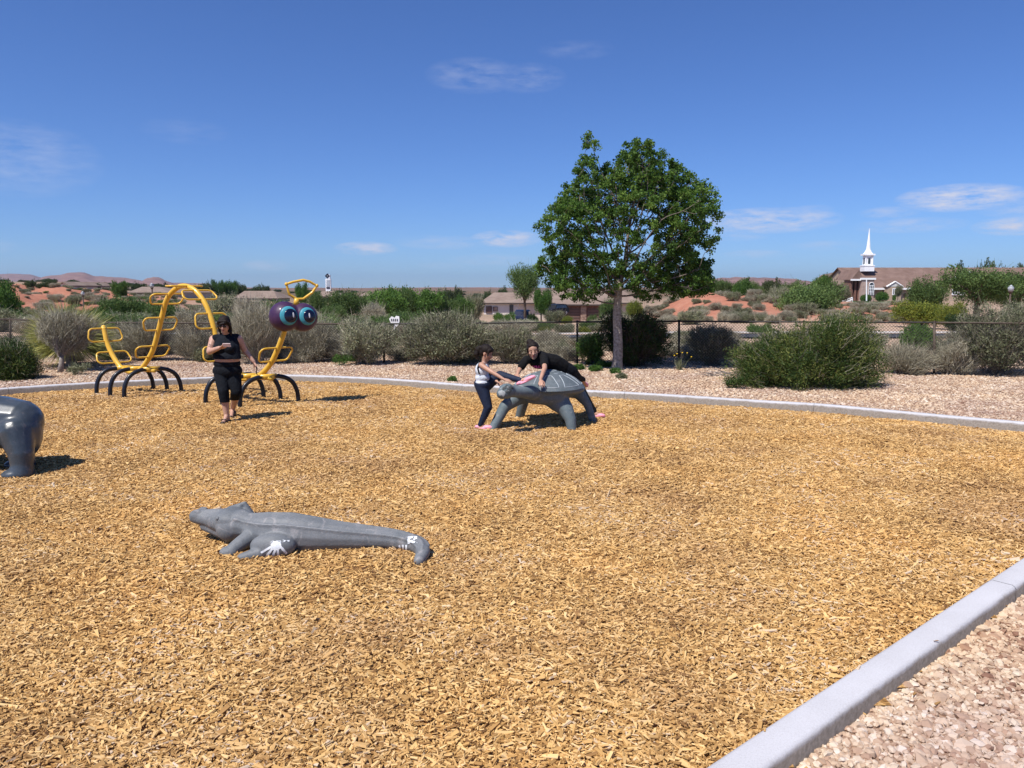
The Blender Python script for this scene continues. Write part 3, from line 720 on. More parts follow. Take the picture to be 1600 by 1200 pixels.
for i, (nm, x0, x1, ty_, bx, by, kind, lab, kw) in enumerate(NEAR):
    b0 = base_at(bx, by); Y = b0.y+.15*(x1-x0)/100
    w = (x1-x0)*mpp(Y)/2; h = at(bx, ty_, Y).z+.03; cxp = at((x0+x1)/2, by, Y).x-b0.x
    dp = min(w*.85, 1.1)
    w *= 1.09; h *= 1.06
    lob = [(l[0]+cxp, l[1]+dp*.8, l[2], l[3], l[4], l[5]) for l in rand_lobes(i+3, w*1.02, dp, h*1.0, 8)]
    if kind == 'broom': lob = [(l[0], l[1], l[2]*.86, l[3], l[4], l[5]) for l in lob]+[(math.cos(a_)*w*.72+cxp, math.sin(a_)*dp*.6+dp*.8, h*.24, w*.30, dp*.36, h*.26) for a_ in np.linspace(0, 6.28, 11)[:-1]]
    if i == 1: lob = [(l[0], l[1], l[2]*.72+h*.30, l[3], l[4], l[5]*.80) for l in lob]
    bs = (0, dp*.8 if i != 1 else .3, 0 if i != 1 else .38)
    ms = bush_mesh('near_shrub', lob, kind, base=bs, **kw)
    e_ = put_bush(nm, b0, ms, lab, 'shrub', 'shrubs along the fence')
    if i == 1: t_ = MB().tube([(-.05, .3, -.05), (.0, .3, .18), (.03, .3, .44)], [.075, .06, .05], 8).build('trunk', TWIG_GREY, None, True); t_.parent = e_
# small green clumps and weeds
def tuft_mesh(n, h, spread, w, mat_, seed=0, droop=.0):
    a = rng.uniform(0, 6.283, n); t_ = rng.uniform(.1, 1, n)*spread; D = np.stack([np.cos(a)*t_, np.sin(a)*t_, np.ones(n)], 1); D /= np.linalg.norm(D, axis=1, keepdims=True)
    A = np.stack([rng.normal(0, .03, n), rng.normal(0, .03, n), np.zeros(n)], 1); l = h*rng.uniform(.5, 1.1, n)[:, None]
    S = np.cross(D, rdir(n)); S /= np.linalg.norm(S, axis=1, keepdims=True)
    M1 = A+D*l*.55; T = A+D*l*(1-droop)+np.stack([np.cos(a), np.sin(a), -np.ones(n)*.6], 1)*l*droop*.8
    V = np.stack([A-S*w, A+S*w, M1+S*w*.8, M1-S*w*.8, T], 1).reshape(-1, 3)
    k = np.arange(n)[:, None]*5
    Fq = np.concatenate([k+np.array([[0, 1, 2, 3]]), k+np.array([[3, 2, 4, 4]])])
    tri = np.concatenate([k+np.array([[0, 1, 2]]), k+np.array([[0, 2, 3]]), k+np.array([[3, 2, 4]])])
    return npmesh('blades', V, tri, [mat_], rnd=np.tile(rng.uniform(0, 1, n), 3))
# sotol rosette
b0 = base_at(88, 577); e = empty('sotol_plant', b0+Vector((-.05, .75, 0)), 'big yellow green rosette of narrow spiky leaves behind the grey shrub', 'plant')
n = 2600; th = rng.uniform(0, 6.283, n); ph = np.arccos(rng.uniform(-.35, 1, n)); D = np.stack([np.cos(th)*np.sin(ph), np.sin(th)*np.sin(ph), np.cos(ph)], 1)
A = np.tile([0, 0, .62], (n, 1))+D*.05; l = rng.uniform(.95, 1.3, n)[:, None]; S = np.cross(D, rdir(n)); S /= np.linalg.norm(S, axis=1, keepdims=True); w = .011
dr = np.stack([np.zeros(n), np.zeros(n), -np.ones(n)], 1)*l*rng.uniform(.0, .28, n)[:, None]
M1 = A+D*l*.5+dr*.2; T = A+D*l+dr; T[:, 2] = np.maximum(T[:, 2], .01); M1[:, 2] = np.maximum(M1[:, 2], .01)
V = np.stack([A-S*w, A+S*w, M1+S*w*.9, M1-S*w*.9, T], 1).reshape(-1, 3); k = np.arange(n)[:, None]*5
tri = np.concatenate([k+np.array([[0, 1, 2]]), k+np.array([[0, 2, 3]]), k+np.array([[3, 2, 4]])])
link('leaf_blades', npmesh('leaf_blades', V, tri, [L_YUC], rnd=np.tile(rng.uniform(0, 1, n), 3)), e, False)
MB().tube([(0, 0, 0), (0, 0, .65)], [.14, .09], 8).build('stem', TWIG_GREY, e); e.children[-1].matrix_parent_inverse = Matrix.Identity(4)
# low clumps
SM = [(536, 571, .42, .34, 'green', 'bright green leafy clump at the foot of the grey brown shrub'),
      (905, 578, .18, .14, 'green', 'small green weed just left of the tree trunk, nearest the fence post'),
      (930, 580, .22, .16, 'green', 'taller green weed close left of the tree trunk'),
      (946, 574, .24, .16, 'green', 'green weed touching the foot of the tall tree'),
      (962, 584, .16, .12, 'green', 'small weed in the gravel in front of the tall tree'),
      (971, 592, .14, .11, 'sage', 'smallest weed in the gravel nearest the far kerb below the tree'),
      (707, 596, .10, .08, 'green', 'single green weed beside the kerb left of the standing girl'),
      (8, 566, .5, .4, 'sage', 'grey green clump behind the olive shrub at the left edge'),
      (122, 586, .32, .3, 'sage', 'low yellowish clump at the foot of the grey leafless shrub'),
      (1150, 607, .3, .28, 'broom', 'low olive clump at the left foot of the large broom shrub')]
for i, (px, py, w, h, kind, lab) in enumerate(SM):
    ms = bush_mesh('clump', rand_lobes(60+i, w, w*.8, h, 5), kind, nclump=90, per=14, csize=.06, ll=.05, lw=.014, twigs=160, twl=.1, tww=.004, nstem=6, stem_r=.004)
    put_bush('weed' if i else 'green_clump', base_at(px, py), ms, lab, 'plant')
# marigold with yellow flowers
b0 = base_at(1062, 579); e = empty('flowering_plant', b0, 'pale spiky plant with small yellow flowers in the gravel right of the tree', 'plant')
link('leaf_blades', tuft_mesh(90, .34, .8, .006, L_SAGE), e, False)
YF = M('flower_yellow', (.85, .55, .02), rough=.6)
for dx, dy, dz in ((-.14, 0, .36), (-.07, .02, .40), (.05, -.02, .43), (.18, .03, .42), (.27, -.03, .33)):
    f = MB().tube([(0, 0, .02), (dx*.6, dy*.6, dz*.6), (dx, dy, dz)], .0035, 4).build('flower_stem', L_SAGE, None); f.parent = e
    g = MB().sphere((dx, dy, dz+.012), (.019, .019, .012), 8, 5).build('flower', YF, None); g.parent = f
# dead branches on the gravel
b0 = base_at(1128, 588); 
mb = MB()
for k in range(14):
    a = random.uniform(2.4, 4.2) if k % 3 else random.uniform(-.5, .5); p = Vector((random.uniform(-.3, .4), random.uniform(-.1, .3), .03)); P_ = [p.copy()]
    for q in range(5): a += random.uniform(-.5, .5); p = p+Vector((math.cos(a)*.14, math.sin(a)*.08, random.uniform(-.02, .06))); p.z = max(.01, p.z); P_.append(p.copy())
    mb.tube(P_, [.011, .009, .008, .006, .004, .002], 5)
o = mb.build('fallen_branches', TWIG_GREY); o.location = b0; tag(o, 'bare grey fallen branches on the gravel left of the broom shrub', 'branches')

# --- the tall tree: grown by space colonisation towards its crown outline
TX = at(964, 575, 18.55); tb = G(964, 576.5, -.03); TY = tb.y
CRX = [  # photo px centre, radii px (crown lobes)
 (922,234,14,30),(903,308,32,34),(884,360,40,46),(874,415,34,44),(930,380,60,70),(1003,282,50,48),(1040,300,58,50),(1070,345,44,60),
 (1074,403,36,54),(1000,360,80,90),(960,425,90,40),(1040,436,70,36),(988,248,28,20),(1084,430,24,32),(904,445,46,26),(948,300,34,46),(1060,270,28,24),(914,276,20,30),(958,330,56,60),(1094,430,20,32),(1062,446,50,22)]
TREE_SEED = 11
lob = []
for i, (x, y, ax, ay) in enumerate(CRX):
    c = at(x, y, TY); rx_, rz_ = ax*mpp(TY), ay*mpp(TY)
    lob.append((c.x, TY+[0, .5, -.5, .3, -.35][i % 5]*1.1, c.z, rx_, min(1.25, rx_*1.5+.25), rz_))
rng_keep = rng; rng = np.random.default_rng(TREE_SEED)
att, _ = lobes_sample(lob, 3500, .42)
nodes = [np.array([tb.x, tb.y, tb.z])]; par = [-1]
ztop = at(964, 452, TY).z
for k in range(1, 12): nodes.append(np.array([tb.x+.02*math.sin(k*.6), tb.y, tb.z+(ztop-tb.z)*k/11])); par.append(k-1)
alive = np.ones(len(att), bool); ST = .13
for it in range(60):
    NA = np.array(nodes); first = 9
    d = np.linalg.norm(att[alive][:, None]-NA[None, first:], axis=2); near = d.argmin(1)+first; dm = d.min(1)
    grow = {}
    al = np.where(alive)[0]
    for q, (nn, dd) in enumerate(zip(near, dm)):
        if dd < 3.2: grow.setdefault(int(nn), []).append(al[q])
    if not grow: break
    for nn, lst in grow.items():
        v = att[lst]-nodes[nn]; v = (v/np.linalg.norm(v, axis=1, keepdims=True)).sum(0)+rng.normal(0, .15, 3); v /= np.linalg.norm(v)+1e-9
        nodes.append(nodes[nn]+v*ST); par.append(nn)
    NA = np.array(nodes[len(NA):]); d = np.linalg.norm(att[:, None]-NA[None], axis=2).min(1); alive &= d > .135
    if not alive.any(): break
nodes = np.array(nodes); n = len(nodes); kids = [[] for _ in range(n)]
for i in range(1, n): kids[par[i]].append(i)
rad = np.zeros(n)
for i in range(n-1, -1, -1):
    if not kids[i]: rad[i] = .0045
    else: rad[i] = (sum(rad[k]**2.35 for k in kids[i]))**(1/2.35)
rad = np.minimum(rad, .1)
tree = empty('shade_tree', tb, 'tall round crowned green shade tree with pale trunk beside the fence', 'tree')
# trunk in one tapered piece
trp = [Vector(nodes[k])-tb for k in range(12)]
trr = [.155, .128, .122, .118, .115, .112, .108, .106, .103, .10, .098, .092]
q = MB(); q.tube([Vector((0, 0, -.1))]+trp+[trp[-1]+Vector((0, 0, .25))], [.19]+trr+[.07], 14); tr = q.build('trunk', BARK, None, True); tr.parent = tree
V = []; Fq = []; k = 0
for i in range(8, n):
    p = par[i]; a, b_ = nodes[p], nodes[i]; t_ = b_-a; t_ /= np.linalg.norm(t_)+1e-9; u = np.cross(t_, [.3, .2, 1]); u /= np.linalg.norm(u)+1e-9; w = np.cross(t_, u)
    sg = 5 if rad[i] > .012 else 3
    if sg == 3 and False: continue
    for pp, r_ in ((a, min(rad[p], rad[i]*1.35)), (b_+t_*.01, rad[i])):
        for m_ in range(5): an = m_*1.2566; V.append(pp+(u*math.cos(an)+w*math.sin(an))*r_)
    for m_ in range(5): Fq.append((k+m_, k+(m_+1) % 5, k+5+(m_+1) % 5, k+5+m_))
    k += 10
V = np.array(V)-np.array(tb); br = link('branches', npmesh('branches', V, Fq, [M('branch_bark', (.10,.08,.065), (.24,.20,.17), 30, .9)], smooth=True), tree, False)
tips = np.array([nodes[i] for i in range(12, n) if not kids[i] or (len(kids[i]) == 1 and not kids[kids[i][0]])])
sel = tips
# clusters sit on the outer tips; inner ones stay bare so that the limbs show
LC = np.array(lob); ctr = np.array([at(972, 372, TY).x, TY, at(972, 372, TY).z])
dist = np.array([min(np.linalg.norm((t_-l[:3])/l[3:]) for l in LC) for t_ in sel])
rel = np.linalg.norm((sel-ctr)/np.array([2.0, 1.5, 1.9]), axis=1)
keep = rng.uniform(0, 1, len(sel)) < np.clip(rel*1.75-.32, .14, 1)
sel = sel[keep]; per = 74
print('tree nodes', n, 'clumps', len(sel))
Cs = np.repeat(sel, per, 0); rr_ = rng.uniform(.09, .185, len(sel)); off = rdir(len(Cs), .2)*(np.repeat(rr_, per)*rng.uniform(0, 1, len(Cs))**.6)[:, None]; off[:, 2] *= .8
crn = np.repeat(rng.uniform(0, 1, len(sel)), per)
P_ = Cs+off; Dd = rdir(len(P_), -.3)
v, f = leaf_quads(P_, Dd, .060, .040); v -= np.array(tb)
link('foliage', npmesh('foliage', v, f, [L_MAIN], rnd=np.clip(.45*crn+.55*rng.uniform(0, 1, len(f)), 0, 1)), tree, False)

rng = rng_keep
# --- prototype crowns for trees and shrubs farther away (unit size: radius 1, height 1)
def unit(kind, seed, n, per, ll, lw, tw, leaf=None, h=1.0, zlift=0):
    lb = rand_lobes(seed, 1.0, 1.0, h, 8)
    if zlift: lb = [(l[0], l[1], l[2]*(1-zlift)+zlift, l[3], l[4], l[5]*(1-zlift)) for l in lb]
    kw = dict(nclump=n, per=per, up=.25, csize=.15, ll=ll, lw=lw, twigs=tw, twl=.22, tww=.012, nstem=14, stem_r=.02)
    if leaf: kw['leaf'] = leaf
    return bush_mesh('unit_'+kind, lb, kind, **kw)
UN = {}
UN['dry'] = [unit('dry', 200+i, 300, 12, .08, .02, 3600) for i in range(3)]
UN['sage'] = [unit('sage', 210+i, 480, 18, .065, .032, 1500) for i in range(3)]
UN['green'] = [unit('green', 220+i, 520, 24, .055, .038, 300) for i in range(3)]
UN['mes'] = [unit('green', 230+i, 520, 22, .05, .030, 500, leaf=L_MES) for i in range(3)]
UN['yel'] = [unit('green', 240, 480, 22, .055, .026, 600, leaf=L_YEL)]
UN['far'] = [unit('green', 250+i, 360, 16, .08, .055, 100, leaf=L_FAR) for i in range(2)]
UN['dark'] = [unit('dark', 260, 520, 22, .06, .04, 300)]
UN['clip'] = [bush_mesh('unit_clipped', [(0, 0, .5, .95, .95, .5), (0, 0, .62, .9, .9, .34), (0, 0, .38, .9, .9, .36)], 'green', nclump=900, per=26, up=.1, csize=.09, ll=.045, lw=.034, twigs=40, twl=.1, tww=.01, nstem=10, stem_r=.02)]
uc = 0
def veg(px, pyt, pyb, w, Y, kind, label, cat='shrub', group=None, name=None, depth=None, trunk=False):
    """shrub or tree: centre px, top, base, half width in px at depth Y; sits on the terrain"""
    global uc; uc += 1
    b_ = at(px, pyb, Y); gz = tz(b_.x, Y); top = at(px, pyt, Y).z; wr = w*mpp(Y)
    ms = UN[kind][uc % len(UN[kind])]
    if trunk:
        z0 = at(px, pyb, Y).z; e = empty(name or 'tree', (b_.x, Y, gz), label, cat, group, rz=uc*1.7)
        e.scale = (1, 1, 1)
        f = link('crown', ms[0], e, False); f.location = (0, 0, z0-gz); f.scale = (wr, wr, (top-z0)*1.05)
        MB_ = MB(); hh = z0-gz+(top-z0)*.5
        MB_.tube([(0, 0, -.2), (.03*wr, 0, hh*.4), (0, .04*wr, hh*.75), (0, 0, hh)], [wr*.09, wr*.07, wr*.055, wr*.03], 7)
        for k in range(7):
            a = k*.9+uc; MB_.tube([(0, 0, hh*.55), (math.cos(a)*wr*.3, math.sin(a)*wr*.3, hh*.8+.1*(top-z0)), (math.cos(a)*wr*.6, math.sin(a)*wr*.6, z0-gz+(top-z0)*.55)], [wr*.04, wr*.028, wr*.012], 5)
        t_ = MB_.build('trunk', M('far_bark', (.06,.045,.035), (.13,.10,.08), 6, .9), None, True); t_.parent = e
        return e
    e = empty(name or 'shrub', (b_.x, Y, min(gz, b_.z) if pyb else gz), label, cat, group, rz=uc*1.7)
    hgt = max(.1, top-e.location.z); e.scale = (wr, depth or wr, hgt)
    link('foliage', ms[0], e, False)
    if Y < 60: link('stems', ms[1], e, False)
    return e
# ------------------------------------------------------------------ fence
FB = [(-130,556),(16,559),(159,563),(307,565),(453,566),(600,566.5),(750,567),(902,568),(1061,572),(1256,578),(1460,585),(1672,594)]
FT = [(-130,497),(16,499),(159,504),(307,505),(453,506),(600,506),(750,505),(902,503),(1061,502),(1256,503),(1460,504),(1672,506)]
BLK = M('fence_black', (.018,.017,.016), (.045,.038,.03), 12, .5)
BRN = M('fence_weathered', (.05,.036,.028), (.10,.075,.055), 12, .7)
fence = empty('chain_link_fence', G(600, 566, -.03), 'black chain link fence behind the shrubs along the far side', 'fence')
posts = [G(x, y, -.03) for x, y in FB]; tops = [at(x, y, p.y) for (x, y), p in zip(FT, posts)]
for i, (p, q) in enumerate(zip(posts, tops)):
    mt_ = BLK if 6 <= i <= 8 else BRN
    ps = MB().tube([p-Vector((0, 0, .1)), q+Vector((0, 0, .012))], .030, 10).build('post', mt_, fence, True)
    MB().sphere(q+Vector((0, 0, .02)), (.036, .036, .022), 10, 6).build('cap', mt_, ps, True)
for i in range(len(posts)-1):
    a, b_, a2, b2 = posts[i]+Vector((0, 0, .05)), posts[i+1]+Vector((0, 0, .05)), tops[i], tops[i+1]
    MB().tube([a2-(b2-a2).normalized()*-.03, b2+(a2-b2).normalized()*.03], .022, 8, caps=False).build('top_rail', BLK if 5 <= i <= 9 else BRN, fence, True)
    mb = MB(); Lh = (b_-a).length; hh = ((a2-a).length+(b2-b_).length)/2-.03; st = .075
    nn = int((Lh+hh)/st)
    X = (b_-a).normalized(); off = Vector((0, -.032, 0))
    vs_ = []; fs_ = []
    def wire(x0, z0, x1, z1, w=.0044):
        p0 = a+X*x0+Vector((0, 0, z0))+off; p1 = a+X*x1+Vector((0, 0, z1))+off; mb.tube([p0, p1], w, 3, caps=False)
    for k in range(nn+1):
        s0 = k*st
        x0 = s0; z0 = 0; x1 = s0-hh; z1 = hh
        if x0 > Lh: z0 = x0-Lh; x0 = Lh
        if x1 < 0: z1 = hh+x1; x1 = 0
        if z1 > z0: wire(x0, z0, x1, z1); wire(Lh-x0, z0, Lh-x1, z1)
    mb.build('chain_link_panel', BLK, fence)
# white rail beyond the fence at left (steps handrail)
WHT = M('white_paint', (.78,.78,.78), (.86,.86,.85), 5, .5)
rl = empty('handrail', at(292, 541, 26), 'white pipe handrail beyond the fence behind the climber', 'handrail')
for a, b_ in (((262, 521), (298, 521)), ((298, 521), (314, 531)), ((262, 530), (298, 530)), ((298, 530), (314, 541))):
    MB().tube([at(*a, 26), at(*b_, 26)], .016, 6).build('rail', WHT, rl)
for p, q in (((265, 521), (265, 545)), ((298, 521), (298, 546)), ((313, 531), (313, 552))):
    MB().tube([at(*p, 26), at(*q, 26)], .018, 6).build('post', WHT, rl)
pp = MB().tube([at(1463, 571, 20.5), at(1500, 567, 20.8)], .014, 6).build('white_pipe', WHT); tag(pp, 'thin white pipe lying in the scrub right of the rightmost fence post', 'pipe')
mb = MB()
for k in range(3): mb.tube([at(455+k*18, 566+k, 19.6), at(470+k*18, 561-k, 19.8)], .012, 5)

# ------------------------------------------------------------------ vegetation beyond the fence
veg(2, 434, 508, 38, 42, 'green', 'very dark green tree at the left edge beyond the fence', 'tree', name='leafy_tree', depth=1.2)
veg(-40, 430, 508, 36, 44, 'green', 'green tree half outside the left edge of the photo', 'tree', name='leafy_tree')
veg(48, 434, 451, 9, 118, 'far', 'small palm like tree on the left skyline above the red dunes', 'tree', name='far_tree')
veg(68, 440, 452, 13, 122, 'far', 'round dark tree on the left skyline beside the palm like tree', 'tree', name='far_tree')
veg(82, 434, 452, 8, 120, 'far', 'narrow dark tree on the left skyline left of the pale gabled house', 'tree', name='far_tree')
veg(110, 437, 443, 10, 150, 'far', 'low dark bush above the pale gabled house', 'tree', name='far_tree')
veg(150, 440, 449, 8, 150, 'far', 'low dark bush on the skyline right of the pale gabled house', 'tree', name='far_tree')
veg(187, 437, 460, 15, 105, 'green', 'dark conical tree right of the red dunes', 'tree', name='leafy_tree')
veg(218, 438, 452, 13, 150, 'far', 'dark tree behind the tan roofed house at left', 'tree', name='far_tree')
veg(253, 441, 450, 14, 160, 'far', 'dark tree on the skyline behind the climber arch, leftmost', 'tree', name='far_tree')
veg(197, 456, 514, 44, 40, 'mes', 'large grey green mesquite left of the climber arch beyond the fence', 'tree', name='mesquite_tree', depth=2.0)
veg(150, 478, 512, 26, 38, 'green', 'green shrub below the left street lamp', 'shrub')
veg(268, 466, 516, 40, 40, 'mes', 'mesquite behind the climber arch', 'tree', name='mesquite_tree', depth=2)
veg(300, 478, 520, 34, 36, 'dry', 'dry brown shrub seen through the climber arch', 'shrub')
veg(50, 476, 508, 26, 46, 'sage', 'grey green shrub at the foot of the red dunes', 'shrub')
veg(105, 478, 510, 24, 46, 'green', 'green shrub right behind the sotol rosette', 'shrub')
for k, (x, t_, w) in enumerate([(322, 437, 14), (340, 436, 14), (362, 437, 14), (378, 441, 10), (300, 443, 10), (402, 444, 12), (415, 441, 9)]):
    veg(x, t_, 456, w, 170+k*3, 'green' if k in (1, 2) else 'far', ['dark tree behind the top of the climber arch', 'tallest green tree of the row right of the climber arch', 'broad green tree of the row right of the climber arch', 'small tree at the right end of the row behind the houses', 'low tree left of the tree row', 'low dark tree above the wide roof left of the climber head', 'rounded tree above the wide roof left of the climber head'][k], 'tree', name='far_tree')
veg(345, 455, 482, 34, 60, 'sage', 'grey green shrub above the woman with the phone', 'shrub')
veg(395, 458, 492, 32, 52, 'dry', 'dry shrub between the woman and the climber head', 'shrub')
veg(430, 462, 500, 36, 45, 'mes', 'dull green tree behind the purple climber head', 'tree', name='mesquite_tree', depth=2)
veg(472, 440, 456, 13, 130, 'green', 'dark tree seen through the climber antenna', 'tree', name='far_tree')
veg(497, 452, 484, 18, 85, 'mes', 'green tree right of the climber antenna', 'tree', name='leafy_tree')
veg(545, 447, 500, 30, 70, 'mes', 'tall green tree right of the climber head', 'tree', name='leafy_tree', depth=2.5)
veg(520, 474, 505, 24, 55, 'mes', 'yellow green shrub right of the purple climber head', 'shrub')
veg(585, 468, 505, 22, 55, 'dry', 'grey dead shrub before the green hedge of trees', 'shrub')
veg(620, 512, 548, 15, 27, 'sage', 'grey shrub hiding the foot of the white yard sign', 'shrub')
veg(588, 493, 520, 16, 40, 'green', 'rounded green bush beside the white ornament', 'shrub')
HB = [(600, 446, 26, 'green'), (628, 443, 26, 'mes'), (655, 448, 25, 'green'), (680, 449, 23, 'green'), (705, 462, 22, 'mes'), (722, 460, 18, 'green')]
HL = ['leftmost bright green tree of the wide clump in mid distance', 'tallest tree of the wide green clump in mid distance', 'dense green tree in the middle of the wide clump',
      'green tree right of the middle of the wide clump', 'lower green tree near the right end of the wide clump', 'small green tree at the right end of the wide clump']
for k, (x, t_, w, kd) in enumerate(HB): veg(x, t_, 492, w, 75+k*2, kd, HL[k], 'tree', 'clump of green trees in mid distance', 'leafy_tree', depth=3)
veg(740, 458, 488, 18, 95, 'sage', 'grey green tree touching the left of the pale stucco house', 'tree', name='leafy_tree')
veg(700, 446, 456, 12, 190, 'far', 'dark tree on the skyline left of the pale stucco house', 'tree', name='far_tree')
veg(716, 445, 456, 9, 192, 'far', 'rounded dark tree on the skyline above the pale house', 'tree', name='far_tree')
veg(762, 449, 458, 9, 200, 'far', 'low dark tree above the ridge of the pale house', 'tree', name='far_tree')
veg(785, 446, 458, 12, 200, 'far', 'dark tree behind the ridge left of the slender tree', 'tree', name='far_tree')
veg(820, 413, 470, 29, 80, 'mes', 'slender light green tree with thin trunk before the pale house', 'tree', name='slender_tree', trunk=True)
veg(846, 450, 492, 17, 76, 'green', 'bright green small tree right of the slender tree', 'tree', name='leafy_tree', trunk=True)
veg(790, 487, 508, 20, 70, 'green', 'green rounded bush before the pale house', 'shrub')
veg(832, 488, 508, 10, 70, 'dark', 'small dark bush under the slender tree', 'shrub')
veg(868, 484, 506, 20, 85, 'sage', 'low bush at the foot of the dark garage wall', 'shrub')
veg(886, 492, 508, 12, 75, 'yel', 'yellow green bush before the left garage door', 'shrub')
veg(952, 462, 505, 20, 62, 'mes', 'dark green tree left behind the tall tree trunk', 'tree', name='leafy_tree')
veg(992, 466, 500, 18, 60, 'yel', 'bright yellow green tree right behind the tall tree trunk', 'tree', name='leafy_tree')
for k, (x, t_, b_, w, Y, kd) in enumerate([(850, 508, 524, 12, 44, 'yel'), (878, 510, 526, 12, 42, 'sage'), (912, 508, 526, 14, 42, 'yel'), (745, 500, 520, 18, 45, 'sage'), (640, 490, 512, 20, 48, 'sage'), (925, 490, 508, 10, 66, 'mes')]):
    veg(x, t_, b_, w, Y, kd, ['small yellow green bush below the slender tree', 'grey bush in the verge below the garage house', 'pale green bush in the verge below the right garage door', 'grey green bush left behind the standing girl', 'grey bush behind the widest grey green shrub', 'dark bush left of the tall tree trunk by the garage'][k], 'shrub')
for k, (x, t_, b_, w, Y, kd) in enumerate([(800, 520, 560, 26, 23, 'dry'), (850, 528, 562, 30, 22.5, 'dry'), (880, 535, 565, 22, 22, 'sage'), (1085, 540, 572, 26, 21, 'dry'), (1130, 520, 566, 26, 23, 'dry'), (1075, 528, 560, 18, 24, 'sage'), (1480, 548, 580, 30, 20.5, 'dry'), (1540, 540, 580, 28, 20, 'dry'), (1430, 552, 582, 22, 20.5, 'dry'), (510, 530, 566, 26, 22, 'dry'), (240, 525, 562, 30, 23, 'dry'), (30, 520, 560, 30, 24, 'sage'), (870, 552, 572, 14, 20, 'dry'), (1350, 520, 570, 30, 24, 'sage'), (665, 500, 556, 46, 23, 'sage')]):
    veg(x, t_, b_, w, Y, kd, ['straw coloured brush just beyond the fence behind the girls', 'brown brush behind the leaning girl', 'grey bush beyond the fence right of the leaning girl', 'dry brush under the right fence span', 'tangled dry brush left of the broom shrub', 'grey green bush behind the yellow flowers', 'pale dry brush right of the rightmost post', 'dry brush beneath the right edge shrub', 'low brush left of the rightmost post', 'dry brush below the climber head beyond the fence', 'pale brush behind the tail loops of the climber', 'grey brush beyond the fence at the left edge', 'low dry tuft at the foot of the fence by the leaning girl', 'grey bush behind the broom shrub', 'grey green mass behind the widest shrub'][k], 'shrub', 'dry brush just beyond the fence')
veg(1431, 506, 551, 27, 25, 'clip', 'round clipped vivid green bush beyond the fence at right', 'shrub', name='clipped_bush')
veg(1188, 504, 530, 24, 34, 'green', 'green bush above the left shoulder of the broom shrub', 'shrub')
# red slope at right: trees behind and sage tufts on it
RT = [(1108, 432, 462, 22, 105, 'far'), (1130, 433, 464, 20, 95, 'mes'), (1160, 433, 464, 20, 92, 'green'), (1180, 437, 464, 16, 96, 'mes'), (1205, 433, 462, 16, 110, 'far'), (1232, 437, 470, 24, 90, 'mes'),
      (1282, 427, 470, 20, 100, 'green'), (1300, 436, 470, 14, 105, 'far'), (1316, 440, 472, 14, 110, 'sage'), (1260, 436, 500, 58, 60, 'mes'), (1215, 446, 480, 18, 72, 'sage')]
RL = ['dull green tree on the skyline just right of the tall tree', 'pale olive tree on the skyline above the red slope', 'bright green tree on the skyline above the red slope', 'olive tree right of the bright green skyline tree', 'far dark tree between the skyline trees', 'broad olive tree left of the bright mesquite',
      'dark green tree directly left of the church', 'small dull tree touching the left of the church', 'grey tree below the church gable', 'large bright mesquite below the church, left of the steeple', 'grey green shrub left of the large mesquite']
for k, q in enumerate(RT): veg(q[0], q[1], q[2], q[3], q[4], q[5], RL[k], 'tree' if k < 10 else 'shrub', name='leafy_tree' if k < 10 else None)
r_ = random.Random(5)
def spot(px, lo, hi):
    t_ = (px-lo)/(hi-lo); return 'left' if t_ < .34 else ('middle' if t_ < .67 else 'right')
KW_ = {'dry': 'pale dry', 'sage': 'grey green', 'mes': 'dull green'}
cnt = 0
for k in range(560):
    px = r_.uniform(985, 1440); Y = 45.5+39*r_.random()
    X = (px-800)/F*Y*cp; s = r_.uniform(.35, .72)*(1.4 if r_.random() < .3 else 1.0); kd = r_.choice(['dry', 'dry', 'sage'])
    dens = noise.noise(Vector((px*.02, Y*.12, 3)))+(.25 if Y > 74 else 0)
    if dens < -.16: continue
    cnt += 1
    if cnt > 295: break
    e = empty('sage_tuft', (X, Y, tz(X, Y)-.05), '%s %s tuft on the %s of the %s part of the red slope' % (KW_[kd], 'large' if s > .6 else 'small', 'crest' if Y > 70 else ('face' if Y > 57 else 'foot'), spot(px, 985, 1440)), 'shrub', 'grey tufts on the red slope at right', rz=r_.uniform(0, 6))
    e.scale = (s, s, s*.95); link('foliage', UN[kd][k % 3][0], e, False)
for k in range(430):
    px = r_.uniform(-60, 360); Y = r_.uniform(60, 150)
    X = (px-800)/F*Y*cp; s = r_.uniform(.28, .7)*(1.5 if r_.random() < .25 else 1); kd = r_.choice(['sage', 'sage', 'dry', 'mes'])
    if noise.noise(Vector((px*.025, Y*.06, 7))) < -.04-(.2 if Y > 96 else 0): continue
    e = empty('dune_shrub', (X, Y, tz(X, Y)-.05), '%s %s shrub on the %s red dunes, %s part' % (KW_[kd], 'large' if s > .8 else 'small', 'nearest' if Y < 82 else ('second' if Y < 105 else 'farthest'), spot(px, -60, 360)), 'shrub', 'low shrubs on the red dunes at left', rz=r_.uniform(0, 6))
    e.scale = (s*1.1, s, s*.85); link('foliage', UN[kd][k % 3][0], e, False)
for k in range(120):
    px = r_.uniform(400, 990); Y = r_.uniform(40, 125)
    if 745 < px < 960 and Y > 70: continue
    X = (px-800)/F*Y*cp; s = r_.uniform(.5, 1.2); kd = r_.choice(['sage', 'dry', 'mes', 'sage'])
    if tz(X, Y) is None: continue
    e = empty('valley_shrub', (X, Y, tz(X, Y)-.05), '%s %s shrub in the dry ground %s, %s part' % (KW_[kd], 'large' if s > .85 else 'small', 'towards the houses' if Y > 80 else 'between fence and houses', spot(px, 400, 990)), 'shrub', 'low shrubs between the fence and the houses', rz=r_.uniform(0, 6))
    e.scale = (s*1.2, s*1.1, s*.9); link('foliage', UN[kd][k % 3][0], e, False)
